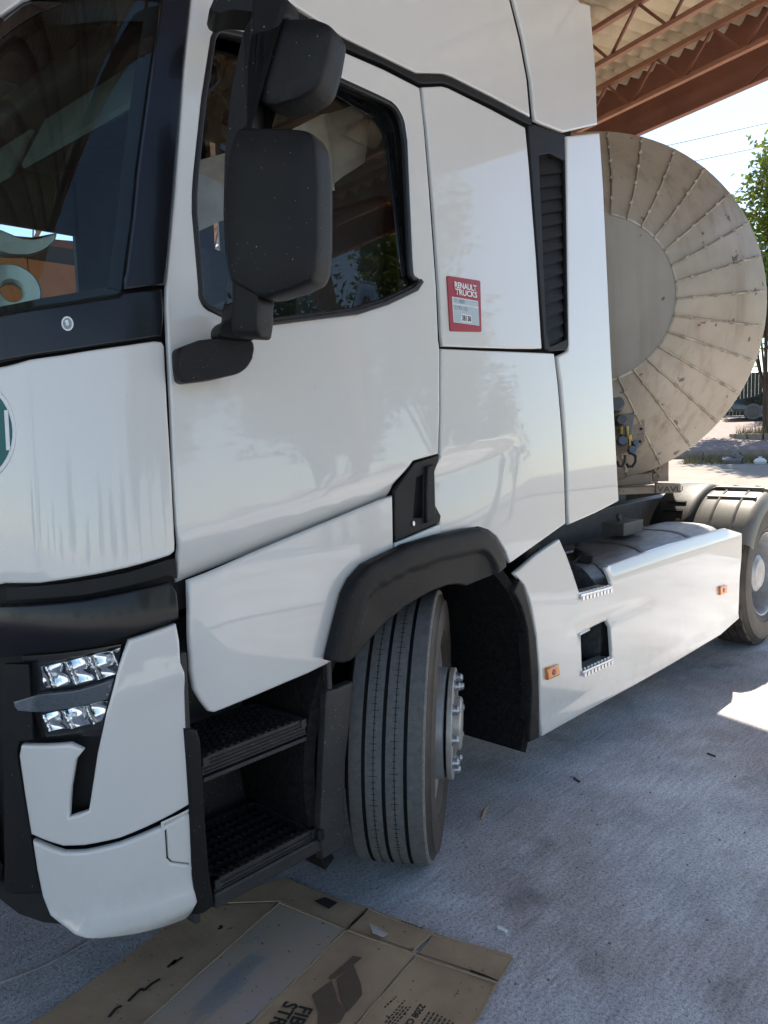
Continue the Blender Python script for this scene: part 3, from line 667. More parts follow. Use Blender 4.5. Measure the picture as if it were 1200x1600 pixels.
ptext('T 480', .17, .515, .07, 'inkgrey', w=.30); ptext('DTI 13', .17, .39, .07, 'inkgrey', w=.36); ptext('38138', .36, .20, .10, 'inkblack', w=.28, bold=.0008)

# bumper corner, headlamp, lower grille
bands = [(-0.462, 1.203), (-0.253, 1.213), (-0.045, 1.233), (-0.030, 1.206), (-0.033, 1.140), (-0.158, 1.118), (-0.233, 1.099), (-0.368, 1.088), (-0.476, 1.075)]
bands = bands + [(-.7, 1.05), (-2.1, 1.05), (-2.1, 1.18), (-.7, 1.18)]
cabpanel('bumper_band', bands, satin, T, -.002, .014, (), lambda s, z: .012*math.sin(max(0, min(1, (z-1.08)/.14))*PI), .04, .004)
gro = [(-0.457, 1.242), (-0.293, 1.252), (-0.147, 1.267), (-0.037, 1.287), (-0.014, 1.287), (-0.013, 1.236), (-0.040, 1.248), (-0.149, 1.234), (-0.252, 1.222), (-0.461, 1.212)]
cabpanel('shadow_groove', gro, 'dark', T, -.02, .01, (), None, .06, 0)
bum = [(-0.159, 1.106), (-0.039, 1.128), (-0.033, 1.084), (-0.033, 1.026), (-0.025, 0.980), (-0.027, 0.928), (-0.029, 0.832), (-0.030, 0.651), (-0.107, 0.634), (-0.207, 0.612), (-0.289, 0.605), (-0.340, 0.606), (-0.428, 0.628), (-0.439, 0.734), (-0.447, 0.828), (-0.437, 0.857), (-0.305, 0.865), (-0.275, 0.847), (-0.294, 0.825), (-0.311, 0.754), (-0.321, 0.679), (-0.274, 0.692), (-0.245, 0.834), (-0.221, 0.923), (-0.183, 1.046)]
r1 = [(-0.220, 0.955), (-0.182, 0.972), (-0.104, 0.987), (-0.028, 1.000)]; r2_ = [(-0.221, 0.926), (-0.183, 0.943), (-0.106, 0.955), (-0.026, 0.973)]; r3 = [(-0.219, 0.970), (-0.180, 0.994), (-0.103, 1.013), (-0.033, 1.028)]
def bum_d(s, z):
    d = 0.0
    if s > r1[0][0]:
        a, b, c = zl(r3, s), zl(r1, s), zl(r2_, s); f = min(1, (s-r1[0][0])/.12)
        if b < z < a: d += .012*f*(a-z)/max(1e-3, a-b)
        elif c < z <= b: d += .012*f*(z-c)/max(1e-3, b-c)
    kk = bk[0][0]
    if s < kk: d -= .10*(kk-s)*1.0
    return d
bk = [(-0.347, 0.508)]
cabpanel('bumper_corner', bum, white, T, .006, .016, (), bum_d, .03, .006)
low = [(-0.427, 0.612), (-0.341, 0.589), (-0.290, 0.588), (-0.208, 0.597), (-0.108, 0.615), (-0.028, 0.631), (-0.031, 0.488), (-0.029, 0.328), (-0.041, 0.319), (-0.118, 0.332), (-0.188, 0.342), (-0.271, 0.357), (-0.324, 0.382), (-0.386, 0.426), (-0.410, 0.468), (-0.421, 0.538)]
tow = [(-0.095, 0.618), (-0.030, 0.627), (-0.033, 0.490), (-0.086, 0.516), (-0.095, 0.529)]
lp = [(-0.414, 0.471), (-0.345, 0.424), (-0.244, 0.429), (-0.136, 0.431), (-0.025, 0.436)]
def low_d(s, z):
    d = 0.0; h = zl(lp, s)-z
    if h > 0: d += .35*h if h < .05 else .0175-.9*(h-.05)
    if s < bk[0][0]: d -= .10*(bk[0][0]-s)
    return d
cabpanel('lower_bumper', low, white, T, .004, .016, [inset(tow, -.002)], low_d, .03, .007)
cabpanel('tow_cover', inset(tow, .0015), white, T, .004, .012, (), low_d, .03, .002)
cen = [(-0.478, 1.054), (-0.404, 1.058), (-0.406, 0.867), (-0.450, 0.859), (-0.460, 0.830), (-0.450, 0.733), (-0.437, 0.622), (-0.430, 0.537), (-0.417, 0.471), (-0.548, 0.444)]
cabpanel('lower_grille', [(-2.1, .42), (-2.1, 1.03), (-.62, 1.03), (-.62, .42)], 'dark', T, -.02, .02, (), lambda s, z: .008*math.sin(z*140), .03, 0)
cabpanel('grille_edge', cen, plas, T, -.012, .014, (), None, .05, .003)
# headlamp
hl = cabpanel('headlamp', [(-0.442, 1.069), (-0.172, 1.089), (-0.187, 1.038), (-0.216, 0.938), (-0.240, 0.861), (-0.303, 0.869), (-0.386, 0.864), (-0.412, 0.962)], 'lampdark', T, -.035, .01, (), None, .05, 0)
def reflectors(px_rows):
    pass
def bowl(c, rx, rz, dep, mat='chrome', n=20):
    """a faceted reflector cup sunk into the housing"""
    mb = MB(); vs = []; fs = []; lay = [(1.0, .0), (.86, -dep*.35), (.62, -dep*.75), (.3, -dep)]
    for sc, d in lay:
        for k in range(n):
            t = 2*PI*k/n; sq = 1/max(abs(math.cos(t)), abs(math.sin(t)))**.55
            vs.append(skin(c[0]+rx*sc*math.cos(t)*sq*.9, c[1]+rz*sc*math.sin(t)*sq*.9, d-.020+.0028*((k % 4) < 2)))
    for i in range(len(lay)-1):
        for k in range(n): fs.append((i*n+k, i*n+(k+1) % n, (i+1)*n+(k+1) % n, (i+1)*n+k))
    fs.append(tuple(3*n+k for k in range(n)))
    mb.add(vs, fs); return mb.build('reflector', mat, hl)
def facet(s, z):
    u = s*17.5+z*6; fu = 2*(u % 1)-1; return -.002-.015*math.sqrt(max(0, 1-fu*fu))-.003*math.sin(z*75)**2
for px_ in ([(-0.378, 1.049), (-0.308, 1.062), (-0.234, 1.075), (-0.175, 1.084), (-0.183, 1.046), (-0.192, 1.018), (-0.238, 1.011), (-0.313, 1.002), (-0.366, 0.995), (-0.376, 1.011)], [(-0.380, 0.932), (-0.317, 0.942), (-0.256, 0.952), (-0.216, 0.957), (-0.224, 0.923), (-0.233, 0.905), (-0.290, 0.896), (-0.367, 0.889), (-0.376, 0.903)]):
    cabpanel('reflector', px_[::-1], 'chrome', hl, -.004, .010, (), facet, .0038, .001)
for c_ in [(-0.345, 1.027), (-0.294, 1.037), (-0.242, 1.048), (-0.203, 1.055), (-0.343, 0.916), (-0.303, 0.924), (-0.261, 0.932)]:
    mb = MB(); mb.lathe(skin(c_[0], c_[1], -.030), Vector(skin(c_[0], c_[1], 1))-Vector(skin(c_[0], c_[1], 0)), [(.013, -.01), (.013, .004), (.009, .010), (.001, .013)], 16); mb.build('lamp_bulb', 'lampglass' if False else 'alu', hl, True)
cabpanel('daylight_strip', [(-0.452, 0.963), (-0.376, 0.986), (-0.283, 0.993), (-0.197, 1.012), (-0.204, 0.988), (-0.215, 0.964), (-0.286, 0.951), (-0.380, 0.941), (-0.442, 0.942)], 'drl', hl, -.004, .016, (), lambda s, z: .0015*math.sin(s*700), .004, .002)
cabpanel('lamp_lens', [(-0.386, 1.065), (-0.175, 1.086), (-0.188, 1.038), (-0.216, 0.946), (-0.233, 0.895), (-0.375, 0.881), (-0.393, 0.947)], 'lampglass', hl, .000, 0, (), None, .05, 0)
cabpanel('vent_slot_back', [(-0.323, 0.851), (-0.232, 0.876), (-0.266, 0.677), (-0.336, 0.665)], 'dark', T, -.05, .01, (), None, .05, 0)

# front step well
def V0(y): return vplane(0, y, 0)
colp = [(0.362, 0.858), (0.401, 0.841), (0.409, 0.813), (0.411, 0.580), (0.414, 0.445), (0.425, 0.350), (0.388, 0.345), (0.365, 0.353), (0.366, 0.649)]
sw = panel('step_well', colp, plas, T, vplane(0, -.01, 0), .05, (), .06, .006)
xs_ = [(0.418, 0.757), (0.421, 0.704), (0.780, 0.749), (0.787, 0.688), (0.436, 0.408), (0.440, 0.351), (0.806, 0.392), (0.811, 0.333), (0.869, 0.821), (0.918, 0.297), (0.823, 0.301), (0.430, 0.342)]
xa, xb = xs_[0][0], xs_[2][0]; xR = xs_[8][0]
mb = MB(); ztop = 1.05; zlow = xs_[9][1]+.02
mb.box(((xa+xR)/2, .36, (ztop+zlow)/2), (xR-xa+.1, .02, ztop-zlow))                 # back wall
mb.box((xR+.012, .175, (ztop+zlow)/2), (.02, .35, ztop-zlow))                       # right wall
mb.box((xa-.04, .175, (ztop+zlow)/2), (.02, .35, ztop-zlow))
mb.box(((xa+xR)/2, .19, xs_[4][1]-.06), (xR-xa+.06, .36, .02))
mb.build('well_lining', 'trim', sw, bevel=.006)
def tread(zf, x0, x1, depth, h):
    mb = MB(); mb.box(((x0+x1)/2, .006+.012, zf-h/2), (x1-x0, .024, h)); mb.box(((x0+x1)/2, .012, zf-h-.012), (x1-x0, .018, .012))
    for k in range(4): mb.box(((x0+x1)/2, .004, zf-h*.25-k*h*.2), (x1-x0-.01, .006, .004))
    mb.box(((x0+x1)/2, depth-.01, zf-.01), (x1-x0, .02, .02))
    mb.box((x0+.01, depth/2, zf-.012), (.02, depth, .024)); mb.box((x1-.01, depth/2, zf-.012), (.02, depth, .024))
    o = mb.build('step', 'trim', sw, bevel=.002)
    mb = MB(); nx = 13; ny = 7
    for j in range(ny):
        y = .035+(depth-.06)*j/(ny-1); mb.box(((x0+x1)/2, y, zf-.012), (x1-x0-.03, .006, .016))
        for i in range(nx):
            x = x0+.025+(x1-x0-.05)*(i+.5*(j % 2))/nx; mb.box((x, y, zf-.002), (.012, .008, .007))
            if j == 0: mb.tube([(x, .012, zf), (x, .012, zf+.006)], .007, 6)
    for i in range(nx): mb.box((x0+.025+(x1-x0-.05)*(i)/nx, depth/2, zf-.016), (.004, depth-.04, .01))
    tg = mb.build('tread_grid', 'dusty', sw); tg['kind'] = 'stuff'
tread(xs_[0][1], xa+.0, xb, .24, .05); tread(xs_[4][1], xs_[4][0], xs_[6][0], .30, .06)
mb = MB(); x0, x1 = xs_[11][0], xs_[10][0]
mb.box(((x0+x1)/2, .02, xs_[11][1]+.012), (x1-x0, .05, .045)); mb.build('sill', 'trim', sw, bevel=.008)
rc = [(0.858, 0.822), (0.906, 0.817), (0.975, 0.819), (0.959, 0.713), (0.930, 0.578), (0.918, 0.437), (0.910, 0.307), (0.854, 0.306), (0.812, 0.308), (0.808, 0.399), (0.821, 0.495), (0.835, 0.630)]
panel('side_column', rc, 'trim', sw, vplane(0, -.012, 0, lambda a, z: -.05*max(0, a-.80)), .03, (), .05, .006)
for c_, nm in (([(0.794, 0.410), (0.817, 0.404), (0.818, 0.373), (0.794, 0.375)], 'clip'),):
    panel(nm, c_, 'dusty', sw, vplane(0, -.02, 0), .012, (), .03, .002)

# wheel arch flare
fl = [(0.845, 0.923), (0.880, 1.010), (0.922, 1.108), (0.954, 1.148), (1.014, 1.186), (1.082, 1.200), (1.205, 1.223), (1.372, 1.235), (1.536, 1.238), (1.602, 1.236), (1.657, 1.220), (1.706, 1.188), (1.759, 1.119), (1.771, 1.073), (1.670, 1.047), (1.538, 1.031), (1.482, 1.047), (1.420, 1.053), (1.314, 1.044), (1.198, 1.018), (1.087, 0.977), (1.012, 0.941), (0.954, 0.908), (0.886, 0.909)]
fc = fl
def sstep(x): x = max(0, min(1, x)); return x*x*(3-2*x)
def fl_d(a, z):
    d = min(dseg((a, z), fl[i], fl[i+1]) for i in range(0, 13))
    return -.010*(1-sstep(d/.012)) + .10*min(d, .075) - .016*sstep((d-.075)/.012) - .10*max(0, d-.087)
panel('arch_flare', fl, plas, T, vplane(0, -.05, 0, fl_d), .03, (), .013, .005)
WX, WY, WZ = 1.5405, .0268, .507
# inner arch: a half drum over the wheel
mb = MB(); mb.lathe((1.42, .03, .52), (0, 1, 0), [(.63, 0), (.63, .62), (.02, .62)], 40, 0, 2*PI)
mb2 = MB(); vs = []; fs = []; n = 30
for k in range(n+1):
    t = math.radians(-28+k*236/n)
    for r, y in ((.60, .02), (.645, .02), (.645, .10), (.62, .64), (.60, .64)): vs.append((1.42+r*math.cos(t), y, .55+r*math.sin(t)))
for k in range(n):
    for j in range(5): fs.append((k*5+j, k*5+(j+1) % 5, (k+1)*5+(j+1) % 5, (k+1)*5+j))
mb2.add(vs, fs); mb2.box((1.42, .66, .62), (1.5, .03, 1.1)); mb2.build('inner_arch', 'arch', T)
mg = [(1.885, 0.947), (1.927, 0.991), (1.954, 0.961), (2.000, 0.861), (2.047, 0.728), (2.065, 0.577), (2.068, 0.447), (2.066, 0.292), (1.987, 0.298), (1.998, 0.404), (2.010, 0.510), (1.997, 0.648), (1.980, 0.780), (1.939, 0.877)]
panel('mudguard_edge', mg, 'dusty', T, vplane(0, .0, 0), .05, (), .04, .006)

# side skirt over the fuel tank
sk_ = [(1.909, 1.015), (2.086, 1.065), (2.289, 1.106), (2.333, 1.036), (2.371, 0.952), (2.411, 0.853), (2.553, 0.844), (2.718, 0.837), (2.691, 0.890), (2.672, 0.924), (3.021, 0.930), (3.498, 0.935), (4.306, 0.929), (4.516, 0.877), (4.513, 0.724), (4.486, 0.583), (4.476, 0.330), (4.150, 0.290), (3.516, 0.284), (2.956, 0.285), (2.480, 0.293), (2.261, 0.295), (2.081, 0.296), (2.073, 0.438), (2.070, 0.576), (2.047, 0.744), (2.010, 0.872), (1.973, 0.958)]
hole = [(2.422, 0.656), (2.699, 0.665), (2.726, 0.487), (2.433, 0.491)]
k1 = [(2.030, 0.599), (2.434, 0.721), (2.812, 0.724), (3.503, 0.740)]; k2 = [(1.987, 0.903), (2.212, 0.863), (2.405, 0.843)]
bt = [(2.711, 0.878), (3.021, 0.878), (3.499, 0.878), (4.400, 0.870)]; bl = [(2.082, 0.357), (2.480, 0.353), (3.029, 0.343), (4.147, 0.339), (4.487, 0.344)]
sc1 = [(2.168, 0.658), (2.376, 0.718), (2.616, 0.715), (3.254, 0.694)]; sc2 = [(2.168, 0.655), (2.405, 0.663), (2.812, 0.652), (3.254, 0.691)]
def sk_d(a, z):
    d = 0.0
    if a > bt[0][0]:
        h = z-zl(bt, a)
        if h > 0: d -= .55*h
    elif z > zl(k2, a): d -= .12*(z-zl(k2, a))
    h = zl(bl, a)-z
    if h > 0: d += .006*min(1, h/.012)
    if sc1[0][0] < a < sc1[-1][0]:
        t_, b_ = zl(sc1, a), zl(sc2, a)
        if b_ < z < t_: d -= .40*(t_-z)*math.sin(PI*(a-sc1[0][0])/(sc1[-1][0]-sc1[0][0]))
    return d
sp = panel('side_skirt', sk_, white, T, vplane(0, 0, 0, sk_d), .016, [hole], .03, .006)
sp['label'] = 'white side skirt with a square step opening and two amber marker lamps'
hx = [p[0] for p in hole]; hzv = [p[1] for p in hole]
mb = MB(); x0, x1, z0, z1 = min(hx)-.02, max(hx)+.02, min(hzv)-.02, max(hzv)+.02
mb.box(((x0+x1)/2, .16, (z0+z1)/2), (x1-x0, .01, z1-z0)); mb.box((x0, .10, (z0+z1)/2), (.01, .13, z1-z0)); mb.box((x1, .10, (z0+z1)/2), (.01, .13, z1-z0)); mb.box(((x0+x1)/2, .10, z1), (x1-x0, .13, .01)); mb.box(((x0+x1)/2, .10, z0-.012), (x1-x0, .13, .01))
mb.build('step_box', 'dark', sp)
def serrated(pts, name):
    (xa_, za_), (xb_, zb2) = pts; mb = MB(); L = xb_-xa_
    mb.bar((xa_, .03, za_), (xb_, .03, zb2), .075, .006); mb.bar((xa_, -.006, za_-.006), (xb_, -.006, zb2-.006), .006, .018)
    for i in range(9):
        u = (i+.5)/9; mb.box((xa_+L*u, -.010, za_+(zb2-za_)*u-.016), (L/15, .006, .018)); mb.tube([(xa_+L*u, .01, za_+(zb2-za_)*u), (xa_+L*u, .01, za_+(zb2-za_)*u+.009)], .006, 6)
    mb.build(name, 'alu', sp)
h_ = [(2.424, 0.489), (2.717, 0.482), (2.408, 0.843), (2.708, 0.831)]
serrated(h_[:2], 'step_plate'); serrated(h_[2:], 'step_plate')
for mp in ([(2.111, 0.582), (2.210, 0.577), (2.215, 0.528), (2.116, 0.531)], [(4.102, 0.598), (4.221, 0.590), (4.224, 0.538), (4.115, 0.545)]):
    bp_ = panel('marker_lamp', [mp[3], mp[2], mp[1], mp[0]], 'orange', sp, vplane(0, -.014, 0), .014, (), .03, .004)
    cx_ = sum(p[0] for p in mp)/4; cz_ = sum(p[1] for p in mp)/4; hh = (mp[0][1]-mp[3][1])*.24
    panel('lamp_centre', disc2d((cx_, cz_), hh*1.1, hh*1.1, 14), 'red', bp_, vplane(0, -.016, 0), .003, (), .03, .001)

# fuel tank, chassis, fifth wheel
TKx0, TKx1 = 2.72, 4.48
mb = MB(); prof = []
q = chaikin([(.06, .33), (.06, .93), (.66, .93), (.66, .33)], 3, .2)
mb.prism([(TKx0, y, z) for y, z in q], (TKx1-TKx0, 0, 0)); ft = mb.build('fuel_tank', 'tankmetal', T, True)
for x in (2.85, 3.35, 4.0):
    mb = MB(); ring = [(x, .36+(y-.36)*1.012, .63+(z-.63)*1.012) for y, z in q]; ring2 = [(x+.05, p[1], p[2]) for p in ring]
    mb.add(ring+ring2, [(i, (i+1) % len(q), len(q)+(i+1) % len(q), len(q)+i) for i in range(len(q))]); mb.build('tank_strap', 'steel', ft)
mb = MB(); mb.lathe((2.83, .22, .925), (.1, -.35, 1), [(.001, .05), (.042, .05), (.05, .04), (.05, .0), (.06, 0)], 20); mb.build('tank_cap', 'dark', ft, True)
mb = MB(); mb.tube([(2.5, .3, .80), (2.6, .2, .90), (2.75, .3, .95), (2.95, .28, .955), (3.1, .4, .95)], .012, 6); mb.tube([(2.45, .16, .74), (2.6, .24, .86), (2.8, .2, .95)], .009, 6); mb.build('tank_hose', 'rubber', ft, True)
mb = MB(); mb.box((3.66, .40, .985), (.26, .14, .075)); mb.tube([(3.66, .42, 1.02), (3.64, .42, 1.06)], .016, 8); mb.build('valve_box', 'steel', T, bevel=.006)
ch_ = MB()
for y in (.80, 1.66): ch_.box((3.4, y, .90), (5.6, .07, .27)); ch_.box((3.4, y+(.03 if y < 1 else -.03), 1.03), (5.6, .09, .012))
for x in (2.3, 3.2, 4.1, 5.0, 5.9): ch_.box((x, 1.23, .9), (.08, .82, .2))
ch_.build('chassis_frame', 'steel', T, bevel=.004)
mb = MB(); mb.lathe((4.55, 1.23, 1.12), (0, 0, 1), [(.001, 0), (.42, 0), (.46, .03), (.46, .07), (.42, .09), (.001, .09)], 40); mb.box((5.0, 1.0, 1.16), (.5, .25, .07)); mb.box((5.0, 1.46, 1.16), (.5, .25, .07)); mb.box((4.55, .95, 1.06), (.4, .1, .12)); mb.build('fifth_wheel', 'steel', T, bevel=.004)
mb = MB(); mb.box((2.3, 1.25, .8), (.5, 1.0, .45)); mb.box((2.2, 1.2, 1.35), (.3, 1.4, .4)); mb.box((1.6, 1.25, .95), (1.6, 1.0, .5)); mb.box((2.12, .45, .9), (.10, .8, .9)); mb.build('engine_block', 'dark', T, bevel=.02)
mb = MB()
for x, y in ((2.95, .95), (3.05, 1.15), (3.25, 1.0), (3.5, .92), (3.6, 1.2)):
    mb.box((x, y, 1.09), (.10, .08, .12)); mb.tube([(x, y, 1.13), (x+.05, y, 1.2), (x+.2, y+.05, 1.1)], .012, 6)
mb.build('valves_and_hoses', 'steel', T, bevel=.003)

# cab interior
li = MB()
li.box((1.3, 1.25, 1.28), (2.0, 2.3, .04)); li.box((2.32, 1.28, 2.3), (.03, 2.2, 2.1)); li.box((1.5, 1.3, 3.35), (1.9, 2.1, .03))
li.box((.50, 2.44, 2.4), (.30, .03, 2.0)); li.box((1.85, 2.44, 2.4), (.9, .03, 2.0)); li.box((1.0, 2.44, 1.62), (.85, .03, .70)); li.box((1.0, 2.44, 3.05), (.85, .03, .75))
li.build('cab_lining', 'liner', T)
mb = MB(); mb.box((2.36, 1.27, 2.35), (.03, 2.3, 2.3)); mb.box((1.35, 1.3, 3.60), (2.0, 2.1, .03)); mb.box((1.3, 2.50, 2.3), (1.95, .03, 2.2)); mb.build('cab_rear_wall', white, T) if False else None
mb = MB(); mb.box((2.37, 1.39, 2.3), (.03, 2.16, 2.3)); mb.box((1.45, 1.37, 3.62), (1.9, 2.0, .03)); mb.build('cab_back', white, T, bevel=.01)
mb = MB(); mb.box((.62, 1.35, 1.86), (.46, 1.9, .16)); mb.box((.86, .72, 1.80), (.20, .55, .22)); mb.build('dashboard', 'dash', T, bevel=.04)
mb = MB(); c = Vector((1.0, .72, 1.98)); ax = Vector((-.55, 0, .84)).normalized(); e1 = Vector((0, 1, 0)); e2 = ax.cross(e1)
mb.tube([c+.225*(math.cos(2*PI*k/32)*e1+math.sin(2*PI*k/32)*e2) for k in range(32)], .017, 10, True)
for a in (0, 2.2, 4.1): mb.tube([c-ax*.03, c+.21*(math.cos(a)*e1+math.sin(a)*e2)], .016, 6)
mb.tube([c-ax*.02, c-ax*.35], .035, 10); mb.build('steering_wheel', 'dash', T, True)
mb = MB(); mb.box((1.45, .68, 1.75), (.5, .5, .16)); mb.box((1.68, .68, 2.15), (.16, .5, .75), Matrix.Rotation(.15, 3, 'Y')); mb.build('seat', 'fabric', T, bevel=.05)
mb = MB(); mb.box((1.45, 1.85, 1.75), (.5, .5, .16)); mb.box((1.68, 1.85, 2.15), (.16, .5, .75), Matrix.Rotation(.15, 3, 'Y')); mb.build('seat', 'fabric', T, bevel=.05)
cu = [(0.715, 2.402), (0.821, 2.448), (1.040, 2.548), (1.243, 2.671), (1.435, 2.758), (1.458, 2.683), (1.439, 2.556), (1.277, 2.424), (1.028, 2.331), (0.809, 2.248), (0.702, 2.191)]
panel('curtain', cu, 'curtain', T, vplane(0, .34, 0, lambda a, z: .025*math.sin(a*22+z*5)+.015*math.sin(a*41)), .01, (), .04, 0)
mb = MB(); mb.box((1.35, .55, 2.93), (.8, .5, .06)); mb.box((1.0, 1.3, 2.95), (.5, 2.0, .10)); mb.build('overhead_shelf', 'liner', T, bevel=.03)
mb = MB(); mb.box((.66, .85, 2.66), (.03, .75, .22), Matrix.Rotation(.5, 3, 'Y')); mb.box((.66, 1.7, 2.66), (.03, .75, .22), Matrix.Rotation(.5, 3, 'Y')); mb.build('sun_visor', 'liner', T, bevel=.02)
hb = [(0.346, 2.267), (0.396, 2.271), (0.444, 2.249), (0.507, 2.251), (0.563, 2.276), (0.590, 2.293), (0.579, 2.262), (0.537, 2.222), (0.482, 2.200), (0.420, 2.193), (0.342, 2.208)]
pod('curved_tray', hb, 'whiteplastic', T, vplane(0, .95, 0), [(.9, -.08), (1, -.06), (1, -.01), (.93, 0)], .03)

# ------------------------------------------------------------------ wheels
def tyre_prof(tin, tout, rr, grooves, fine_, hw=.155):
    """section of a tyre from the inner bead over the tread to the outer bead"""
    mid = (tin+tout)/2
    p = [(.292, mid-hw+.035), (.33, mid-hw+.010), (.39, mid-hw), (.44, mid-hw+.006), (.482, mid-hw+.022), (rr-.012, tin+.001), (rr, tin+.006)]
    cuts = sorted([(g_, .0125, .014) for g_ in grooves]+[(g_, .003, .006) for g_ in fine_])
    for c, w_, d in cuts: p += [(rr, c-w_/2), (rr-d, c-w_/2+.001), (rr-d, c+w_/2-.001), (rr, c+w_/2)]
    p += [(rr, tout-.006), (rr-.004, tout-.001), (rr-.016, tout+.001), (.482, mid+hw-.022), (.462, mid+hw-.012), (.458, mid+hw-.006), (.44, mid+hw-.004), (.39, mid+hw), (.345, mid+hw-.006), (.338, mid+hw-.014), (.33, mid+hw-.010), (.292, mid+hw-.035)]
    return p
def wheel(parent_label, c, axis, steer):
    root_label = parent_label
    a = Vector(axis)
    if steer: prof = tyre_prof(-.3164, -.0655, .4985, [-.263, -.197, -.127], [-.230, -.162], .150); 
    else: prof = tyre_prof(-.27, -.03, .507, [-.21, -.15, -.09], [])
    body = obj('wheel', bpy.data.meshes.new('wheel'), 'rim', T)
    mb = MB(); n = 120
    def rf(k, j, r):
        if steer: return r
        d = prof[j][1]
        if r > .494 and (d < -.21 or d > -.09) and k % 5 >= 4: return r-.014
        return r
    mb.lathe(c, a, prof, n, radfun=rf); ty = mb.build('tyre', 'tyre' if steer else 'sidewall', body, True, angle=30)
    if steer:
        ty.data.materials.append(M['sidewall']); ty.data.materials.append(M['groove']); ty.data.materials.append(M['worn'])
        P = len(prof)
        for i, f in enumerate(ty.data.polygons):
            ctr = f.center-Vector(c); d = ctr.dot(a); r = (ctr-a*d).length
            h = (f.center-Vector(c)).dot(a)
            if r < .483: f.material_index = 1
            elif r < .495 and -.312 < h < -.08: f.material_index = 2
            elif h > -.0725: f.material_index = 3
    return body, ty
de = .5874; ax = Vector((math.sin(de), -math.cos(de), -.022)).normalized(); c = Vector((1.577, .066, .490))
fwheel, _ = wheel('front', c, ax, True)
mb = MB()
mb.lathe(c, ax, [(.286, -.31), (.24, -.27), (.22, -.22), (.25, -.16), (.275, -.12), (.284, -.082), (.295, -.071), (.297, -.078), (.290, -.084)], 72)
mb.lathe(c, ax, [(.252, -.175), (.224, -.118), (.209, -.105), (.204, -.034), (.199, -.030), (.16, -.030)], 72)
fwheel.data = mb.mesh('wheel'); fwheel.data.materials.append(M['rim']); autosmooth(fwheel, 30)
e1 = ax.cross(Vector((0, 0, 1))).normalized(); e2 = e1.cross(ax)
mb = MB()
for k in range(150):
    for tt in (-.230, -.162):
        t = 2*PI*(k+.5*(tt > -.2))/150; d = e1*math.cos(t)+e2*math.sin(t); tn = -e1*math.sin(t)+e2*math.cos(t)
        mb.box(c+d*.4982+ax*tt, (.0016, .0018, .015+.012*((k*7) % 5 == 0)), Matrix((d, tn, ax)).transposed())
sp_ = mb.build('sipes', 'groove', fwheel); sp_['kind'] = 'stuff'
for k in range(10):
    t = 2*PI*(k+.3)/10; d = e1*math.cos(t)+e2*math.sin(t); tn = -e1*math.sin(t)+e2*math.cos(t)
    ctr = c+d*.238-ax*.145; nrm = (ax*.49+d*.87).normalized(); u = tn; v = nrm.cross(u)
    mb = MB(); mb.add([ctr+nrm*.002+u*.026*math.cos(q*PI/8)+v*.017*math.sin(q*PI/8) for q in range(16)]+[ctr-nrm*.01+u*.026*math.cos(q*PI/8)+v*.017*math.sin(q*PI/8) for q in range(16)], [tuple(range(16))]+[(q, (q+1) % 16, 16+(q+1) % 16, 16+q) for q in range(16)])
    mb.build('hand_hole', 'dark', fwheel)
mb = MB(); mb.lathe(c, ax, [(.203, -.020), (.205, -.018), (.205, -.003), (.202, 0), (.125, 0), (.122, -.012), (.10, -.014), (.098, .02), (.09, .026), (.001, .028)], 72); mb.build('hub_flange', 'hub', fwheel, True)
for k in range(10):
    t = 2*PI*k/10; p0 = c+(e1*math.cos(t)+e2*math.sin(t))*.1675; mb = MB()
    mb.lathe(p0, ax, [(.0225, 0), (.0225, .005), (.0175, .006), (.0175, .018), (.014, .021), (.011, .026), (.001, .027)], 6 if False else 12); mb.build('wheel_nut', 'nut', fwheel, True)
rc_ = Vector((5.17, .035, .507)); ra = Vector((0, -1, 0))
rwheel, _ = wheel('rear', rc_, ra, False)
mb = MB(); mb.lathe(rc_, ra, [(.286, -.32), (.27, -.2), (.272, -.05), (.288, -.022), (.297, -.018), (.299, -.026), (.294, -.034)], 72)
mb.lathe(rc_, ra, [(.27, -.17), (.225, -.20), (.19, -.20), (.17, -.16), (.14, -.15), (.13, -.07), (.10, -.05), (.001, -.05)], 72)
rwheel.data = mb.mesh('wheel'); rwheel.data.materials.append(M['rim']); autosmooth(rwheel, 30)
for k in range(10):
    t = 2*PI*k/10; p0 = rc_+Vector((math.cos(t)*.1675, 0, math.sin(t)*.1675)); mb = MB(); mb.lathe(p0, ra, [(.019, -.16), (.017, -.14), (.001, -.135)], 8); mb.build('wheel_nut', 'nut', rwheel)
for y, nm in ((.40, 'wheel'), (2.10, 'wheel'), (2.47, 'wheel')):
    mb = MB(); q = [(.28, -.27), (.49, -.27), (.507, -.25), (.507, -.05), (.49, -.03), (.28, -.03)]; mb.lathe((5.17, y, .507), ra, q+[q[0]], 48); mb.build(nm, 'tyre', T, True)
mb = MB(); mb.lathe((1.40, 2.47, .507), ra, [(.28, -.3), (.49, -.3), (.507, -.28), (.507, -.05), (.49, -.03), (.28, -.03), (.28, -.3)], 48); mb.build('wheel', 'tyre', T, True)
mb = MB(); mb.bar((5.17, .5, .507), (5.17, 2.0, .507), .2, .2); mb.build('axle', 'dark', T)

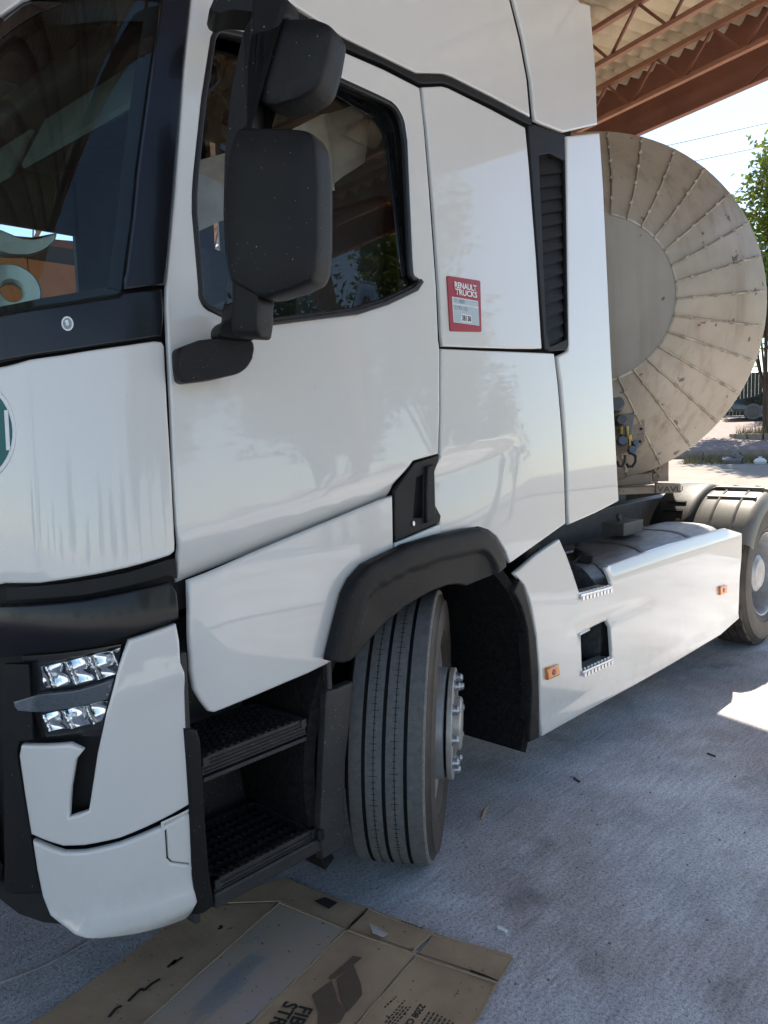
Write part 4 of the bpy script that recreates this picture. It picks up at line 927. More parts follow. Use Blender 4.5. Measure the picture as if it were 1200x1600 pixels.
# rear mudguards: two grey shells each side, plus a black inner one standing for shade
def guard(y0, y1, a0, a1, mat, rr=.60, name='mudguard', lip=.05):
    mb = MB(); n = 18; prof = [(rr-.10, y0-.004), (rr-.035, y0), (rr-.008, y0+.022), (rr, y0+.06), (rr, y1-.06), (rr-.008, y1-.022), (rr-.035, y1), (rr-.06, y1)]
    vs = []; fs = []; P = len(prof)
    for k in range(n+1):
        t = math.radians(a0+(a1-a0)*k/n)
        for off in (0, -.006):
            for r, y in prof: vs.append((5.17+(r+off)*math.cos(t), y, .507+(r+off)*math.sin(t)))
    for k in range(n):
        A, B = k*2*P, (k+1)*2*P
        for j in range(P-1): fs += [(A+j, A+j+1, B+j+1, B+j), (A+P+j, B+P+j, B+P+j+1, A+P+j+1)]
        for j in (0, P-1): fs.append((A+j, B+j, B+P+j, A+P+j))
    for k in (0, n): fs += [(k*2*P+j, k*2*P+P+j, k*2*P+P+j+1, k*2*P+j+1) for j in range(P-1)]
    mb.add(vs, fs); return mb.build(name, mat, T, True, angle=50)
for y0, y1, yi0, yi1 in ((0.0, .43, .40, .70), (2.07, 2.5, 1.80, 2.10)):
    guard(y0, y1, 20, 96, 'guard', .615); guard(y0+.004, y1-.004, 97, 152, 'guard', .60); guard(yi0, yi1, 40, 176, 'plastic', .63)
    for yy in (y0+.14, y0+.29):
        mb = MB(); pts = []
        for q in range(15):
            t = math.radians(24+q*126/14); rr = .6035+(.015 if t < math.radians(96) else 0); pts.append((5.17+rr*math.cos(t), yy, .507+rr*math.sin(t)))
        mb.tube(pts, .008, 6); mb.build('guard_rib', 'guard', T, True)
    for t_ in (97, 112):
        t = math.radians(t_); u = Vector((math.cos(t), 0, math.sin(t))); p = Vector((5.17, 0, .507))+u*(.606 if t_ > 100 else .618); mb = MB(); mb.bar(p+Vector((0, y0+.05, 0)), p+Vector((0, y1-.05, 0)), .03, .014, u); mb.build('guard_strap', 'guard', T, bevel=.003)
    for t_ in (124, 132):
        t = math.radians(t_); u = Vector((math.cos(t), 0, math.sin(t))); p = Vector((5.17, (yi0+yi1)/2, .507))+u*.632; mb = MB(); mb.bar(p-Vector((0, .07, 0)), p+Vector((0, .07, 0)), .016, .012, u); mb.build('guard_rib', 'dark', T)

# ------------------------------------------------------------------ mirrors
mr = bpy.data.objects.new('mirror', bpy.data.meshes.new('mirror'))
LY = [(.90, -.10), (.975, -.085), (1.0, -.065), (1.0, -.026), (.992, -.010), (.972, .000), (.94, .004), (.5, .007)]
fm = vplane(.45, -.17, -68)
lo = [(0.035, 2.293), (0.133, 2.278), (0.193, 2.265), (0.218, 2.256), (0.229, 2.230), (0.232, 2.137), (0.227, 2.014), (0.220, 1.956), (0.208, 1.932), (0.157, 1.916), (0.107, 1.907), (0.074, 1.907), (0.033, 1.931), (-0.004, 1.951), (-0.009, 2.010), (-0.009, 2.111), (-0.005, 2.168), (0.012, 2.236)]
mlow = pod('mirror', lo, plas, T, fm, LY, .018)
mlow['label'] = 'large black main mirror housing with scuffed outer edge'
gl_ = inset(lo, .02); pod('mirror_face', gl_, 'mirror', mlow, fm, [(1, -.106), (1, -.103)], .02)
fm2 = vplane(.47, -.15, -68)
hi = [(0.066, 2.510), (0.125, 2.511), (0.189, 2.509), (0.236, 2.501), (0.272, 2.482), (0.279, 2.465), (0.266, 2.412), (0.246, 2.362), (0.229, 2.347), (0.189, 2.335), (0.141, 2.332), (0.113, 2.335), (0.076, 2.363), (0.058, 2.394), (0.054, 2.437), (0.054, 2.485)]
mup = pod('mirror', hi, plas, T, fm2, LY, .014)
mup['label'] = 'small black upper wide angle mirror housing'
pod('mirror_face', inset(hi, .015), 'mirror', mup, fm2, [(1, -.106), (1, -.103)], .02)
fa = vplane(.44, -.10, -70)
arm = [(0.155, 2.585), (0.232, 2.555), (0.233, 2.512), (0.207, 2.499), (0.158, 2.501), (0.144, 2.493), (0.134, 2.441), (0.127, 2.359), (0.123, 2.297), (0.106, 2.293), (0.098, 2.210), (0.093, 2.111), (0.091, 2.010), (0.102, 1.956), (0.134, 1.903), (0.128, 1.860), (0.126, 1.819), (0.052, 1.827), (0.059, 1.880), (0.062, 1.939), (0.053, 1.961), (0.045, 2.014), (0.045, 2.102), (0.056, 2.230), (0.068, 2.299), (0.083, 2.381), (0.105, 2.453), (0.125, 2.511), (0.149, 2.533)]
pod('mirror_arm', arm, plas, T, fa, [(.94, -.075), (1, -.065), (1, -.018), (.985, -.006), (.95, 0)], .014)
fb = vplane(.44, -.03, -30)
upb = [(0.061, 2.617), (0.070, 2.635), (0.093, 2.685), (0.242, 2.705), (0.248, 2.628), (0.213, 2.594), (0.168, 2.624), (0.113, 2.623), (0.082, 2.608)]
pod('mirror_bracket', upb, plas, T, vplane(.46, -.02, -30), [(.94, -.10), (1, -.08), (1, -.015), (.96, 0)], .014)
sk2 = [(-0.021, 1.809), (0.035, 1.831), (0.089, 1.839), (0.134, 1.845), (0.178, 1.832), (0.179, 1.812), (0.173, 1.788), (0.158, 1.765), (0.135, 1.749), (0.075, 1.735), (-0.006, 1.724), (-0.019, 1.730), (-0.022, 1.761)]
pod('mirror_base', sk2, plas, T, vplane(.42, -.02, -18), [(.95, -.10), (1, -.08), (1, -.02), (.985, -.006), (.94, 0)], .014)
nk = [(0.088, 1.924), (0.155, 1.934), (0.150, 1.836), (0.140, 1.829), (0.096, 1.831), (0.051, 1.836), (0.054, 1.860), (0.066, 1.873), (0.084, 1.880)]
pod('mirror_neck', nk, plas, T, vplane(.43, -.06, -18), [(.94, -.08), (1, -.07), (1, -.015), (.95, 0)], .014)

# ------------------------------------------------------------------ tank trailer
PSI = math.radians(32.7); TA = Vector((math.cos(PSI), math.sin(PSI), 0)); TL_ = Vector((math.sin(PSI), -math.cos(PSI), 0))
TC = Vector((3.110, .324, 2.24))
def tp_(d, l, z): v = TC+TA*d+TL_*l; return Vector((v.x, v.y, z))       # d along the tank, l towards the near side
RT = Matrix((TA, -TL_, Vector((0, 0, 1)))).transposed()
tr = thing('tank_trailer', 'tank trailer with a round metal clad end of riveted gore panels behind the cab', 'tank trailer', tp_(5.5, 0, 0))
NG = 32; RD, RO, DX = .43, .99, .46
def prof(u): return RD+(RO-RD)*u, DX*(u**1.35)
def tw(x, y, z): return TC+TA*x-TL_*y+Vector((0, 0, z))
mb = MB(); n = 64; vs = [tw(.004, 0, 0)]; fs = []
for x in (0, .02): vs += [tw(x, (RD+.004)*math.cos(2*PI*k/n), (RD+.004)*math.sin(2*PI*k/n)) for k in range(n)]
fs = [(0, 1+(k+1) % n, 1+k) for k in range(n)] + [(1+k, 1+(k+1) % n, 1+n+(k+1) % n, 1+n+k) for k in range(n)]
mb.add(vs, fs); mb.build('end_disc', 'claddisc', tr)
mb = MB(); mb.lathe(TC, TA, [(RD+.008, .006), (RD+.008, -.004), (RD-.002, -.004), (RD-.002, .006)], 96); mb.build('disc_edge', 'cladseam', tr)
da = 2*PI/NG; SW = .16
def gore_mesh():
    vs = []; fs = []; nu, na = 7, 4
    for i in range(nu+1):
        for j in range(na+1):
            u = i/nu; t = da*(j/na)*.985+da*.0075-SW*u*(1-.3*u); r, x = prof(u); lift = .010*(1-j/na)*min(1, u*5)
            vs.append((x-lift, r*math.cos(t), r*math.sin(t)))
    for i in range(nu):
        for j in range(na): fs.append((i*5+j, (i+1)*5+j, (i+1)*5+j+1, i*5+j+1))
    me = bpy.data.meshes.new('gore_panel'); me.from_pydata(vs, [], fs); return me
gm = gore_mesh()
def seam_mesh():
    mb = MB(); pts = []
    for i in range(10):
        u = i/9*.99; r, x = prof(u); t = -SW*u*(1-.3*u); pts.append((x-.013, r*math.cos(t), r*math.sin(t)))
    mb.tube(pts, .0048, 6)
    for u in (.16, .38, .58, .76, .92):
        r, x = prof(u); t = -SW*u*(1-.3*u); mb.box((x-.015, r*math.cos(t), r*math.sin(t)), (.012, .017, .015))
    return mb.mesh('seam')
smh = seam_mesh()
RT4 = Matrix.Translation(TC) @ RT.to_4x4()
for k in range(NG):
    for nm, me_, mt in (('gore_panel', gm, 'clad'), ('seam', smh, 'cladseam')):
        o = obj(nm, me_, mt, tr, nm == 'gore_panel'); o.matrix_basis = RT4 @ Matrix.Rotation(da*k+.05, 4, 'X')
mb = MB(); mb.lathe(TC, TA, [(RO, DX), (RO+.006, DX+.008), (RO+.006, DX+.05), (RO, DX+.06), (RO, 9.2), (RO*.7, 9.5), (.001, 9.55)], 96); mb.build('tank_shell', 'clad', tr, True)
for x in (2.2, 4.0, 5.8, 7.6):
    mb = MB(); mb.lathe(tp_(x, 0, 2.24), TA, [(RO+.001, 0), (RO+.012, .002), (RO+.012, .07), (RO+.001, .072)], 96); mb.build('band', 'cladseam', tr, True)
def tbox(mb, d, l, z, sz): mb.box(tp_(d, l, z), sz, Matrix((TA, -TL_, Vector((0, 0, 1)))).transposed())
fr = MB()
for l in (-.34, .34): tbox(fr, 5.4, l, 1.22, (8.2, .12, .16))
tbox(fr, 1.3, 0, 1.25, (.12, .8, .12)); fr.build('trailer_frame', 'trailer', tr, bevel=.006)
# pieces under the front of the tank, on planes square to its axis
def tplane(d, z=0): p = TC+TA*d; return vplane(p.x, p.y, math.degrees(PSI)-90)
post = [(0.381, 1.304), (0.500, 1.384), (0.501, 1.248), (0.382, 1.250)]
panel('corner_post', [post[3], post[2], post[1], post[0]], 'trailer', tr, tplane(.56), .12, (), .05, .006)
for p in [(0.430, 1.281), (0.430, 1.330)]:
    mb = MB(); c0 = tplane(.54)(p[0], p[1], 0); mb.lathe(c0, -TA, [(.024, -.02), (.024, .010), (.013, .012), (.013, .002), (.001, .002)], 16); mb.build('ring_lug', 'trailer', tr, True)
bx = [(0.106, 1.225), (0.386, 1.243), (0.393, 1.306), (0.293, 1.300), (0.106, 1.240)]
panel('front_beam', bx, 'trailer', tr, tplane(.452), .10, (), .05, .006)
pt = [(0.394, 1.196), (0.529, 1.198), (0.528, 1.248), (0.394, 1.254)]
pb = panel('name_bar', pt, 'trailer', tr, tplane(.345), .05, (), .05, .003)
pw = pt[1][0]-pt[0][0]; ph = pt[2][1]-pt[0][1]
lettering('lettering', 'VAVU', ph*.9, 'inkblack', pb, lambda x, y: tplane(.345)(pt[0][0]+pw*.06+x*1.15, pt[0][1]+ph*.15+y, .003))
tbx = [(0.060, 1.182), (0.398, 1.196), (0.397, 1.236), (0.060, 1.226)]
panel('cross_bar', tbx, 'trailer', tr, tplane(.36), .10, (), .05, .004)
pk = [(0.126, 1.408), (0.277, 1.460), (0.307, 1.494), (0.305, 1.728), (0.125, 1.717)]
bp2 = panel('valve_plate', pk, 'trailer', tr, tplane(.166), .20, (), .05, .003)
for p in [(0.289, 1.708), (0.289, 1.633), (0.286, 1.564), (0.280, 1.495)]:
    mb = MB(); mb.lathe(tplane(.166)(p[0], p[1], 0), -TA, [(.008, 0), (.008, .006), (.001, .007)], 8); mb.build('bolt', 'dark', bp2)
cb = [(0.177, 1.526), (0.230, 1.525), (0.246, 1.647), (0.177, 1.649)]
panel('valve_cover', cb, 'guard', tr, tplane(.105), .05, (), .03, .006)
pc = tplane(.09); cc = [(0.170, 1.608), (0.174, 1.499), (0.227, 1.450), (0.217, 1.512), (0.243, 1.484), (0.203, 1.560), (0.137, 1.697)]
for p, r_, mt in ((cc[0], .030, 'steel'), (cc[1], .027, 'blueplastic'), (cc[2], .024, 'blueplastic'), (cc[4], .018, 'blueplastic'), (cc[6], .05, 'steel')):
    mb = MB(); mb.lathe(pc(p[0], p[1], 0), (-TA+Vector((0, 0, .15))), [(.001, .055), (r_*.8, .055), (r_, .035), (r_, 0), (r_*.7, -.03)], 14); mb.build('air_coupling', mt, tr, True)
mb = MB()
for p, l1, r_ in ((cc[3], .10, .011), (cc[0], .09, .009), (cc[5], .06, .008)): mb.tube([pc(p[0], p[1]+.02, 0), pc(p[0]+.003, p[1]-l1*.5, 0), pc(p[0], p[1]-l1*.8, .01)], r_, 8)
mb.build('brass_pipe', 'brass', tr, True)
for hp in ([(0.220, 1.444), (0.243, 1.420), (0.243, 1.389), (0.227, 1.366), (0.207, 1.366), (0.197, 1.383)], [(0.190, 1.428), (0.187, 1.390), (0.174, 1.367), (0.158, 1.370), (0.148, 1.398)]):
    mb = MB(); mb.tube([tplane(.06)(a, b, 0) for a, b in hp], .008, 8); mb.build('air_hose', 'rubber', tr, True)
for d in (5.4, 6.7, 8.0):
    for l in (-.86, .86):
        mb = MB(); mb.lathe(tp_(d, l, .5), TL_, [(.28, -.15), (.48, -.15), (.5, -.13), (.5, .13), (.48, .15), (.28, .15), (.2, .02), (.01, .02)], 32); mb.build('wheel', 'tyre', tr, True)
for l in (-.55, .55):
    mb = MB(); tbox(mb, 3.4, l, .62, (.14, .14, 1.1)); tbox(mb, 3.4, l, .03, (.3, .3, .06)); mb.build('landing_leg', 'trailer', tr, bevel=.005)

# ------------------------------------------------------------------ cardboard on the ground
cardb = thing('cardboard_box', 'flattened brown cardboard box lying on the concrete under the step', 'cardboard', (.8, .1, 0))
def cpanel(name, px, mat, z=.004, amp=.0035, sd=0, th=.004):
    A = sum(px[i][0]*px[(i+1) % len(px)][1]-px[(i+1) % len(px)][0]*px[i][1] for i in range(len(px)))
    p_ = px if A > 0 else px[::-1]
    return panel(name, p_, mat, cardb, lambda x, y, d=0: (x, y, d+z+th+amp*(.6+.5*math.sin(x*9+sd)+.5*math.sin(y*13+sd*2))), th, (), .04, .0012)
cpanel('flap', [(0.686, 0.518), (1.002, 0.402), (1.027, 0.214), (1.061, 0.054), (0.935, 0.030), (0.897, 0.306)], 'card', .002, .003, 1)
cpanel('flap', [(1.063, 0.047), (1.093, -0.206), (0.964, -0.218), (0.990, -0.227), (0.935, 0.025)], 'card', .008, .006, 2)
cpanel('flap', [(1.095, -0.209), (1.114, -0.299), (1.165, -0.455), (1.147, -0.465), (1.049, -0.477), (0.990, -0.232)], 'card', .005, .006, 3)
cpanel('body_panel', [(0.889, 0.303), (0.929, 0.027), (0.489, -0.065), (0.155, 0.002), (0.008, 0.172), (0.294, 0.163)], 'cardgrey', .004, .004, 4)
cpanel('body_panel', [(0.932, 0.019), (0.981, -0.229), (0.676, -0.283), (0.447, -0.308), (0.186, -0.092), (0.492, -0.069)], 'card', .006, .005, 5)
cpanel('body_panel', [(0.984, -0.237), (1.041, -0.480), (0.880, -0.522), (0.659, -0.583), (0.420, -0.362), (0.679, -0.287)], 'card', .005, .005, 6)
cpanel('body_panel', [(0.681, 0.511), (0.886, 0.307), (0.291, 0.167), (0.008, 0.172), (-0.203, 0.417), (0.125, 0.396), (0.362, 0.442)], 'card', .001, .003, 7)
# torn and folded edges along the flaps
for nm, px_, w_, z_, mt in (('fold_edge', [(0.919, 0.011), (0.801, -0.011), (0.690, -0.034), (0.573, -0.058), (0.481, -0.078), (0.319, -0.114)], .007, .0175, 'cardedge'), ('fold_edge', [(0.971, -0.243), (0.858, -0.261), (0.758, -0.278), (0.668, -0.296), (0.548, -0.317)], .006, .0175, 'cardedge'),
        ('fold_edge', [(0.882, 0.294), (0.900, 0.172), (0.923, 0.021)], .006, .0145, 'cardedge'), ('fold_edge', [(0.923, 0.006), (0.950, -0.127), (0.973, -0.241), (0.995, -0.342), (1.031, -0.489)], .006, .0185, 'cardedge'), ('slit', [(1.049, 0.040), (0.993, 0.026), (0.924, 0.010)], .006, .0150, 'dark'), ('slit', [(1.022, -0.403), (1.031, -0.447), (1.036, -0.490)], .006, .0195, 'dark'),
        ('torn_edge', [(1.052, 0.046), (1.063, -0.079), (1.084, -0.214), (1.113, -0.348), (1.151, -0.464)], .005, .0150, 'cardedge'), ('torn_edge', [(1.151, -0.464), (1.093, -0.478), (1.037, -0.487), (0.961, -0.507), (0.870, -0.529)], .006, .0140, 'cardedge'), ('fold_edge', [(0.881, 0.293), (0.670, 0.247), (0.473, 0.200), (0.289, 0.154), (0.112, 0.112)], .006, .0120, 'cardedge')):
    mb = MB()
    for a, b in zip(px_, px_[1:]):
        m_ = ((a[0]+b[0])/2+random.uniform(-.003, .003), (a[1]+b[1])/2+random.uniform(-.003, .003))
        mb.bar((a[0], a[1], z_), (m_[0], m_[1], z_), w_*random.uniform(.5, 1.1), .0030); mb.bar((m_[0], m_[1], z_), (b[0], b[1], z_), w_*random.uniform(.4, 1.1), .0030)
    mb.build(nm, mt, cardb)
tp = [(0.982, -0.033), (0.990, -0.062), (0.984, -0.114), (0.961, -0.116), (0.955, -0.075)]
panel('tape_strip', tp[::-1], 'tape', cardb, lambda x, y, d=0: (x, y, d+.022+.008*math.sin(x*60)), .001, (), .01, 0)
def flat(name, px, mat, z=.0165):
    A = sum(px[i][0]*px[(i+1) % len(px)][1]-px[(i+1) % len(px)][0]*px[i][1] for i in range(len(px)))
    return panel(name, px if A > 0 else px[::-1], mat, cardb, lambda x, y, d=0: (x, y, d+z+.0035*(.6+.5*math.sin(x*9+5)+.5*math.sin(y*13+10))), .0006, (), .05, 0)
ZC = .0112
flat('printed_emblem', [(0.657, -0.120), (0.692, -0.119), (0.732, -0.120), (0.687, -0.195), (0.677, -0.236), (0.652, -0.249), (0.632, -0.255), (0.587, -0.217), (0.621, -0.185)], 'inkbrown', ZC+.003)
flat('printed_emblem', [(0.745, -0.128), (0.823, -0.118), (0.776, -0.196), (0.748, -0.228), (0.713, -0.237), (0.677, -0.243), (0.698, -0.192)], 'inkbrown', ZC+.003)
flat('printed_emblem', [(0.735, -0.103), (0.848, -0.094), (0.859, -0.121), (0.830, -0.122), (0.746, -0.121), (0.733, -0.114)], 'inkbrown', ZC+.003)
tq = [(0.606, -0.128), (0.475, -0.182), (0.591, -0.084), (0.456, -0.137)]
def along(a, b, h):
    a, b = Vector(a), Vector(b); d = (b-a).normalized(); u = Vector((-d.y, d.x))
    return lambda x, y: ((a+d*x+u*y).x, (a+d*x+u*y).y, .0175+.005*(.6+.5*math.sin((a+d*x).x*9+5)+.5*math.sin((a+d*x).y*13+10))-.002)
lettering('lettering', 'FIBER', .058, 'inkblack', cardb, along(tq[0], tq[1], 1), bold=.0014); lettering('lettering', 'STRA', .058, 'inkblack', cardb, along(tq[2], tq[3], 1), bold=.0014)
tz = [(0.828, -0.375), (0.697, -0.399)]
lettering('lettering', '2208 CH', .026, 'inkblack', cardb, along(tz[0], tz[1], 1), bold=.001)
def lines(name, a, b, cpx, rows, mat, hgt, z, jag=.6):
    """rows of small illegible print: a-b is the first row, c the far end of the column"""
    a, b, c_ = Vector(a), Vector(b), Vector(cpx); mb = MB()
    for i in range(rows):
        o_ = a+(c_-a)*i/rows; d = (b-a); L = d.length; d = d/L; u = Vector((-d.y, d.x)); x = random.uniform(0, .01); end = L*random.uniform(jag, 1)
        while x < end:
            l = random.uniform(.004, .014); q = [o_+d*x, o_+d*(x+l), o_+d*(x+l)+u*hgt, o_+d*x+u*hgt]
            mb.add([(v.x, v.y, z+.0035*(.6+.5*math.sin(v.x*9+5)+.5*math.sin(v.y*13+10))) for v in q], [(0, 1, 2, 3)]); x += l+.004
    o = mb.build(name, mat, cardb); o['kind'] = 'stuff'
pb_ = [(0.664, 0.159), (0.440, 0.118), (0.677, 0.103)]
lines('printed_text', pb_[0], pb_[1], pb_[2], 7, 'inkgrey', .0045, .0148)
pb_ = [(0.570, 0.129), (0.331, 0.079), (0.590, 0.063)]
lines('printed_text', pb_[0], pb_[1], pb_[2], 7, 'inkgrey', .0045, .0148)
pb_ = [(0.816, -0.357), (0.677, -0.376), (0.810, -0.323)]
lines('printed_text', pb_[0], pb_[1], pb_[2], 4, 'inkblack', .005, .0155)
pb_ = [(0.827, -0.410), (0.713, -0.435), (0.838, -0.496)]
lines('printed_text', pb_[0], pb_[1], pb_[2], 7, 'inkblack', .005, .0155)
pb_ = [(0.810, -0.304), (0.739, -0.308), (0.809, -0.302)]
lines('printed_text', pb_[0], pb_[1], pb_[2], 1, 'inkblack', .005, .0155)
pb_ = [(1.058, -0.098), (1.074, -0.183), (1.051, -0.100)]
lines('printed_text', pb_[0], pb_[1], pb_[2], 1, 'inkblack', .005, .0195)
flat('printed_mark', [(0.963, 0.209), (1.003, 0.195), (1.011, 0.141), (0.966, 0.138)], 'inkblack', .0118)
fr_ = [(0.696, 0.216), (0.724, 0.212), (0.727, 0.184), (0.698, 0.185)]
for i in range(4):
    a, b = fr_[i], fr_[(i+1) % 4]; mb = MB(); mb.bar((a[0], a[1], .0178), (b[0], b[1], .0178), .004, .0006); mb.build('printed_mark', 'inkgrey', cardb)
for px in ([(0.238, 0.250), (0.270, 0.267), (0.284, 0.263)], [(0.305, 0.265), (0.356, 0.284), (0.359, 0.269), (0.386, 0.278), (0.415, 0.277)], [(0.457, 0.304), (0.493, 0.315), (0.471, 0.305), (0.513, 0.310)], [(0.665, 0.342), (0.678, 0.336), (0.682, 0.352)]):
    mb = MB()
    for a, b in zip(px, px[1:]): mb.bar((a[0], a[1], .0088), (b[0], b[1], .0088), .009, .0008)
    mb.build('hand_mark', 'inkblack', cardb)

# ------------------------------------------------------------------ litter on the yard
cg = [(1.258, -0.338), (1.258, -0.372)]
mb = MB(); mb.tube([(cg[0][0], cg[0][1], .006), (cg[1][0], cg[1][1], .006)], .0058, 10); o = mb.build('paper_tube', 'inkwhite', None); tag(o, 'small white rolled paper stub on the concrete near the cardboard corner', 'litter')
tw = [(1.792, 0.108), (1.858, 0.139), (1.907, 0.150)]
mb = MB(); mb.tube([(a, b, .006+.003*i) for i, (a, b) in enumerate(tw)], [.003, .008, .002], 6); tag(mb.build('dry_leaf', 'cardedge', None), 'curled pale dry leaf on the concrete beside the front wheel', 'leaf')
tw = [(2.379, 0.016), (2.356, -0.028)]
mb = MB(); mb.tube([(a, b, .004) for a, b in tw], .004, 6); tag(mb.build('twig', 'bark', None), 'short dark twig on the concrete right of the front wheel', 'twig')
tw = [(3.017, -0.347), (3.004, -0.391)]
mb = MB(); mb.tube([(a, b, .004) for a, b in tw], .004, 6); tag(mb.build('twig', 'bark', None), 'short dark twig on the concrete near the sunny patch', 'twig')
mb = MB()
for k in range(260):
    x = random.uniform(.6, 5); y = random.uniform(-1.6, .6); s_ = random.uniform(.0012, .004)
    mb.box((x, y, s_*.4), (s_*2, s_*1.4, s_), Matrix.Rotation(random.random()*6, 3, 'Z'))
tag(mb.build('grit', 'kerb', None), 'scattered grit and crumbs on the concrete', None, None, 'stuff')

# ------------------------------------------------------------------ background: car, trees, fence, wires
def far(u_q, p, dz=0): x, y = qp(u_q, p); return Vector((x, y, hz(u_q)+dz))
FR = Matrix.Rotation(QA-PI/2, 3, 'Z')     # local x runs across the view (to the right), y away
def car(loc, label):
    t = thing('parked_car', label, 'car', loc)
    def P(x, y, z): v = FR @ Vector((x, y, z)); return loc+v
    side = [(-2.25, .35), (-2.3, .62), (-2.18, .80), (-1.3, .96), (-.65, 1.38), (-.1, 1.46), (.7, 1.44), (1.5, 1.08), (2.2, 1.0), (2.3, .7), (2.25, .35)]
    mb = MB(); lay = [(-.90, .94), (-.86, 1.0), (.86, 1.0), (.90, .94)]; n = len(side); vs = []; fs = []
    for y, sc in lay:
        for x, z in side:
            ty = y*(1-.22*max(0, (z-.95))/.5); vs.append(P(x*sc, ty, .35+(z-.35)*sc))
    for i in range(3):
        for k in range(n): fs.append((i*n+k, i*n+(k+1) % n, (i+1)*n+(k+1) % n, (i+1)*n+k))
    fs += [tuple(range(n)), tuple(3*n+k for k in range(n))]
    mb.add(vs, fs); mb.build('body', 'carpaint', t, True, angle=40)
    for wpts in ([(-1.12, .98), (-.62, 1.32), (-.12, 1.39), (-.12, .98)], [(-.04, .98), (-.04, 1.39), (.62, 1.37), (1.22, 1.05), (1.2, .98)]):
        for sg in (-1, 1):
            mb = MB(); mb.prism([P(x, sg*(.905*(1-.22*max(0, z-.95)/.5)), z) for x, z in wpts], FR @ Vector((0, sg*.006, 0))); mb.build('window', 'carglass', t)
    for x in (-1.4, 1.4):
        for sg in (-1, 1):
            mb = MB(); mb.lathe(P(x, sg*.80, .33), FR @ Vector((0, sg, 0)), [(.001, -.08), (.32, -.08), (.34, -.04), (.34, .08), (.31, .115), (.22, .117)], 28); w_ = mb.build('wheel', 'tyre', t, True)
            mb = MB(); mb.lathe(P(x, sg*.80, .33), FR @ Vector((0, sg, 0)), [(.22, .118), (.2, .10), (.06, .11), (.001, .115)], 20); mb.build('rim', 'steel', w_, True)
    for sg in (-1, 1):
        mb = MB(); mb.box(P(-2.2, sg*.62, .72), (.12, .3, .12), FR); mb.build('headlight', 'chrome', t, bevel=.02)
    return t
car(far(36.5, -2.55, .02), 'black saloon car parked on the street beyond the yard')

def leaves(c, rad, count, size, rng, squash=1.0, clumps=26):
    vs = []; fs = []
    cl = []
    for _ in range(clumps):
        d = Vector((rng.gauss(0, 1), rng.gauss(0, 1), rng.gauss(0, 1))).normalized()*rng.uniform(.35, 1.0)
        cl.append((Vector((d.x*rad[0], d.y*rad[1], d.z*rad[2])), rng.uniform(.20, .42)))
    for i in range(count):
        cc_, cr_ = cl[rng.randrange(clumps)]
        p = Vector(c)+cc_+Vector((max(-1.6, min(1.6, rng.gauss(0, 1)))*rad[0], max(-1.6, min(1.6, rng.gauss(0, 1)))*rad[1], max(-1.6, min(1.6, rng.gauss(0, 1)))*rad[2]))*cr_*.55
        a = Vector((rng.gauss(0, 1), rng.gauss(0, 1), rng.gauss(0, .7))).normalized(); b = a.cross(Vector((rng.gauss(0, 1), rng.gauss(0, 1), rng.gauss(0, 1)))).normalized()
        s_ = size*rng.uniform(.6, 1.3); k = len(vs)
        vs += [p-a*s_, p+b*s_*.42, p+a*s_, p-b*s_*.42]; fs.append((k, k+1, k+2, k+3))
    return vs, fs
def tree(loc, h, trunk_h, rad, count, size, mat, label, group, seed, tr_=.09, clumps=26):
    rng = random.Random(seed); t = thing('tree', label, 'tree', loc, group); loc = Vector(loc)
    top = loc+Vector((rng.uniform(-.2, .2), rng.uniform(-.2, .2), trunk_h))
    mb = MB(); mb.tube([loc, loc+(top-loc)*.5+Vector((.05, .03, 0)), top, top+Vector((0, 0, (h-trunk_h)*.6))], [tr_*1.25, tr_, tr_*.8, tr_*.2], 9)
    for k in range(7):
        a = k*2*PI/7+rng.random(); s_ = loc+(top-loc)*rng.uniform(.7, 1.05); e_ = top+Vector((math.cos(a)*rad[0]*.75, math.sin(a)*rad[1]*.75, (h-trunk_h)*rng.uniform(.25, .8)))
        mb.tube([s_, (s_+e_)/2+Vector((0, 0, .15)), e_], [tr_*.5, tr_*.3, tr_*.1], 6)
    mb.build('trunk', 'bark', t, True)
    me = bpy.data.meshes.new('crown'); vs, fs = leaves(loc+Vector((0, 0, (h+trunk_h)/2+.1)), rad, count, size, rng, clumps=clumps); me.from_pydata(vs, [], fs); obj('crown', me, mat, t)
    return t
tree(far(29.5, -1.35), 8.8, 1.9, (2.1, 2.1, 3.5), 17000, .12, 'leaf', 'thin trunked young tree with bright leaves in the planter beyond the kerb', 'trees beyond the yard', 3, .085, 40)
tree(far(41, -3.6), 9.5, 2.2, (3.0, 3, 3.6), 9000, .16, 'leaf', 'bright green tree behind the parked black car', 'trees beyond the yard', 5, .15, 34)
tree(far(43, 2.5), 6.5, 1.6, (2.6, 2.6, 2.4), 7000, .17, 'leafdark', 'dark green tree behind the tank trailer', 'trees beyond the yard', 8, .16, 34)
tree(far(44, -12), 10, 2.0, (3.6, 3, 3.8), 7000, .17, 'leafdark', 'dark green tree by the street right of the parked car', 'trees beyond the yard', 9, .16, 34)
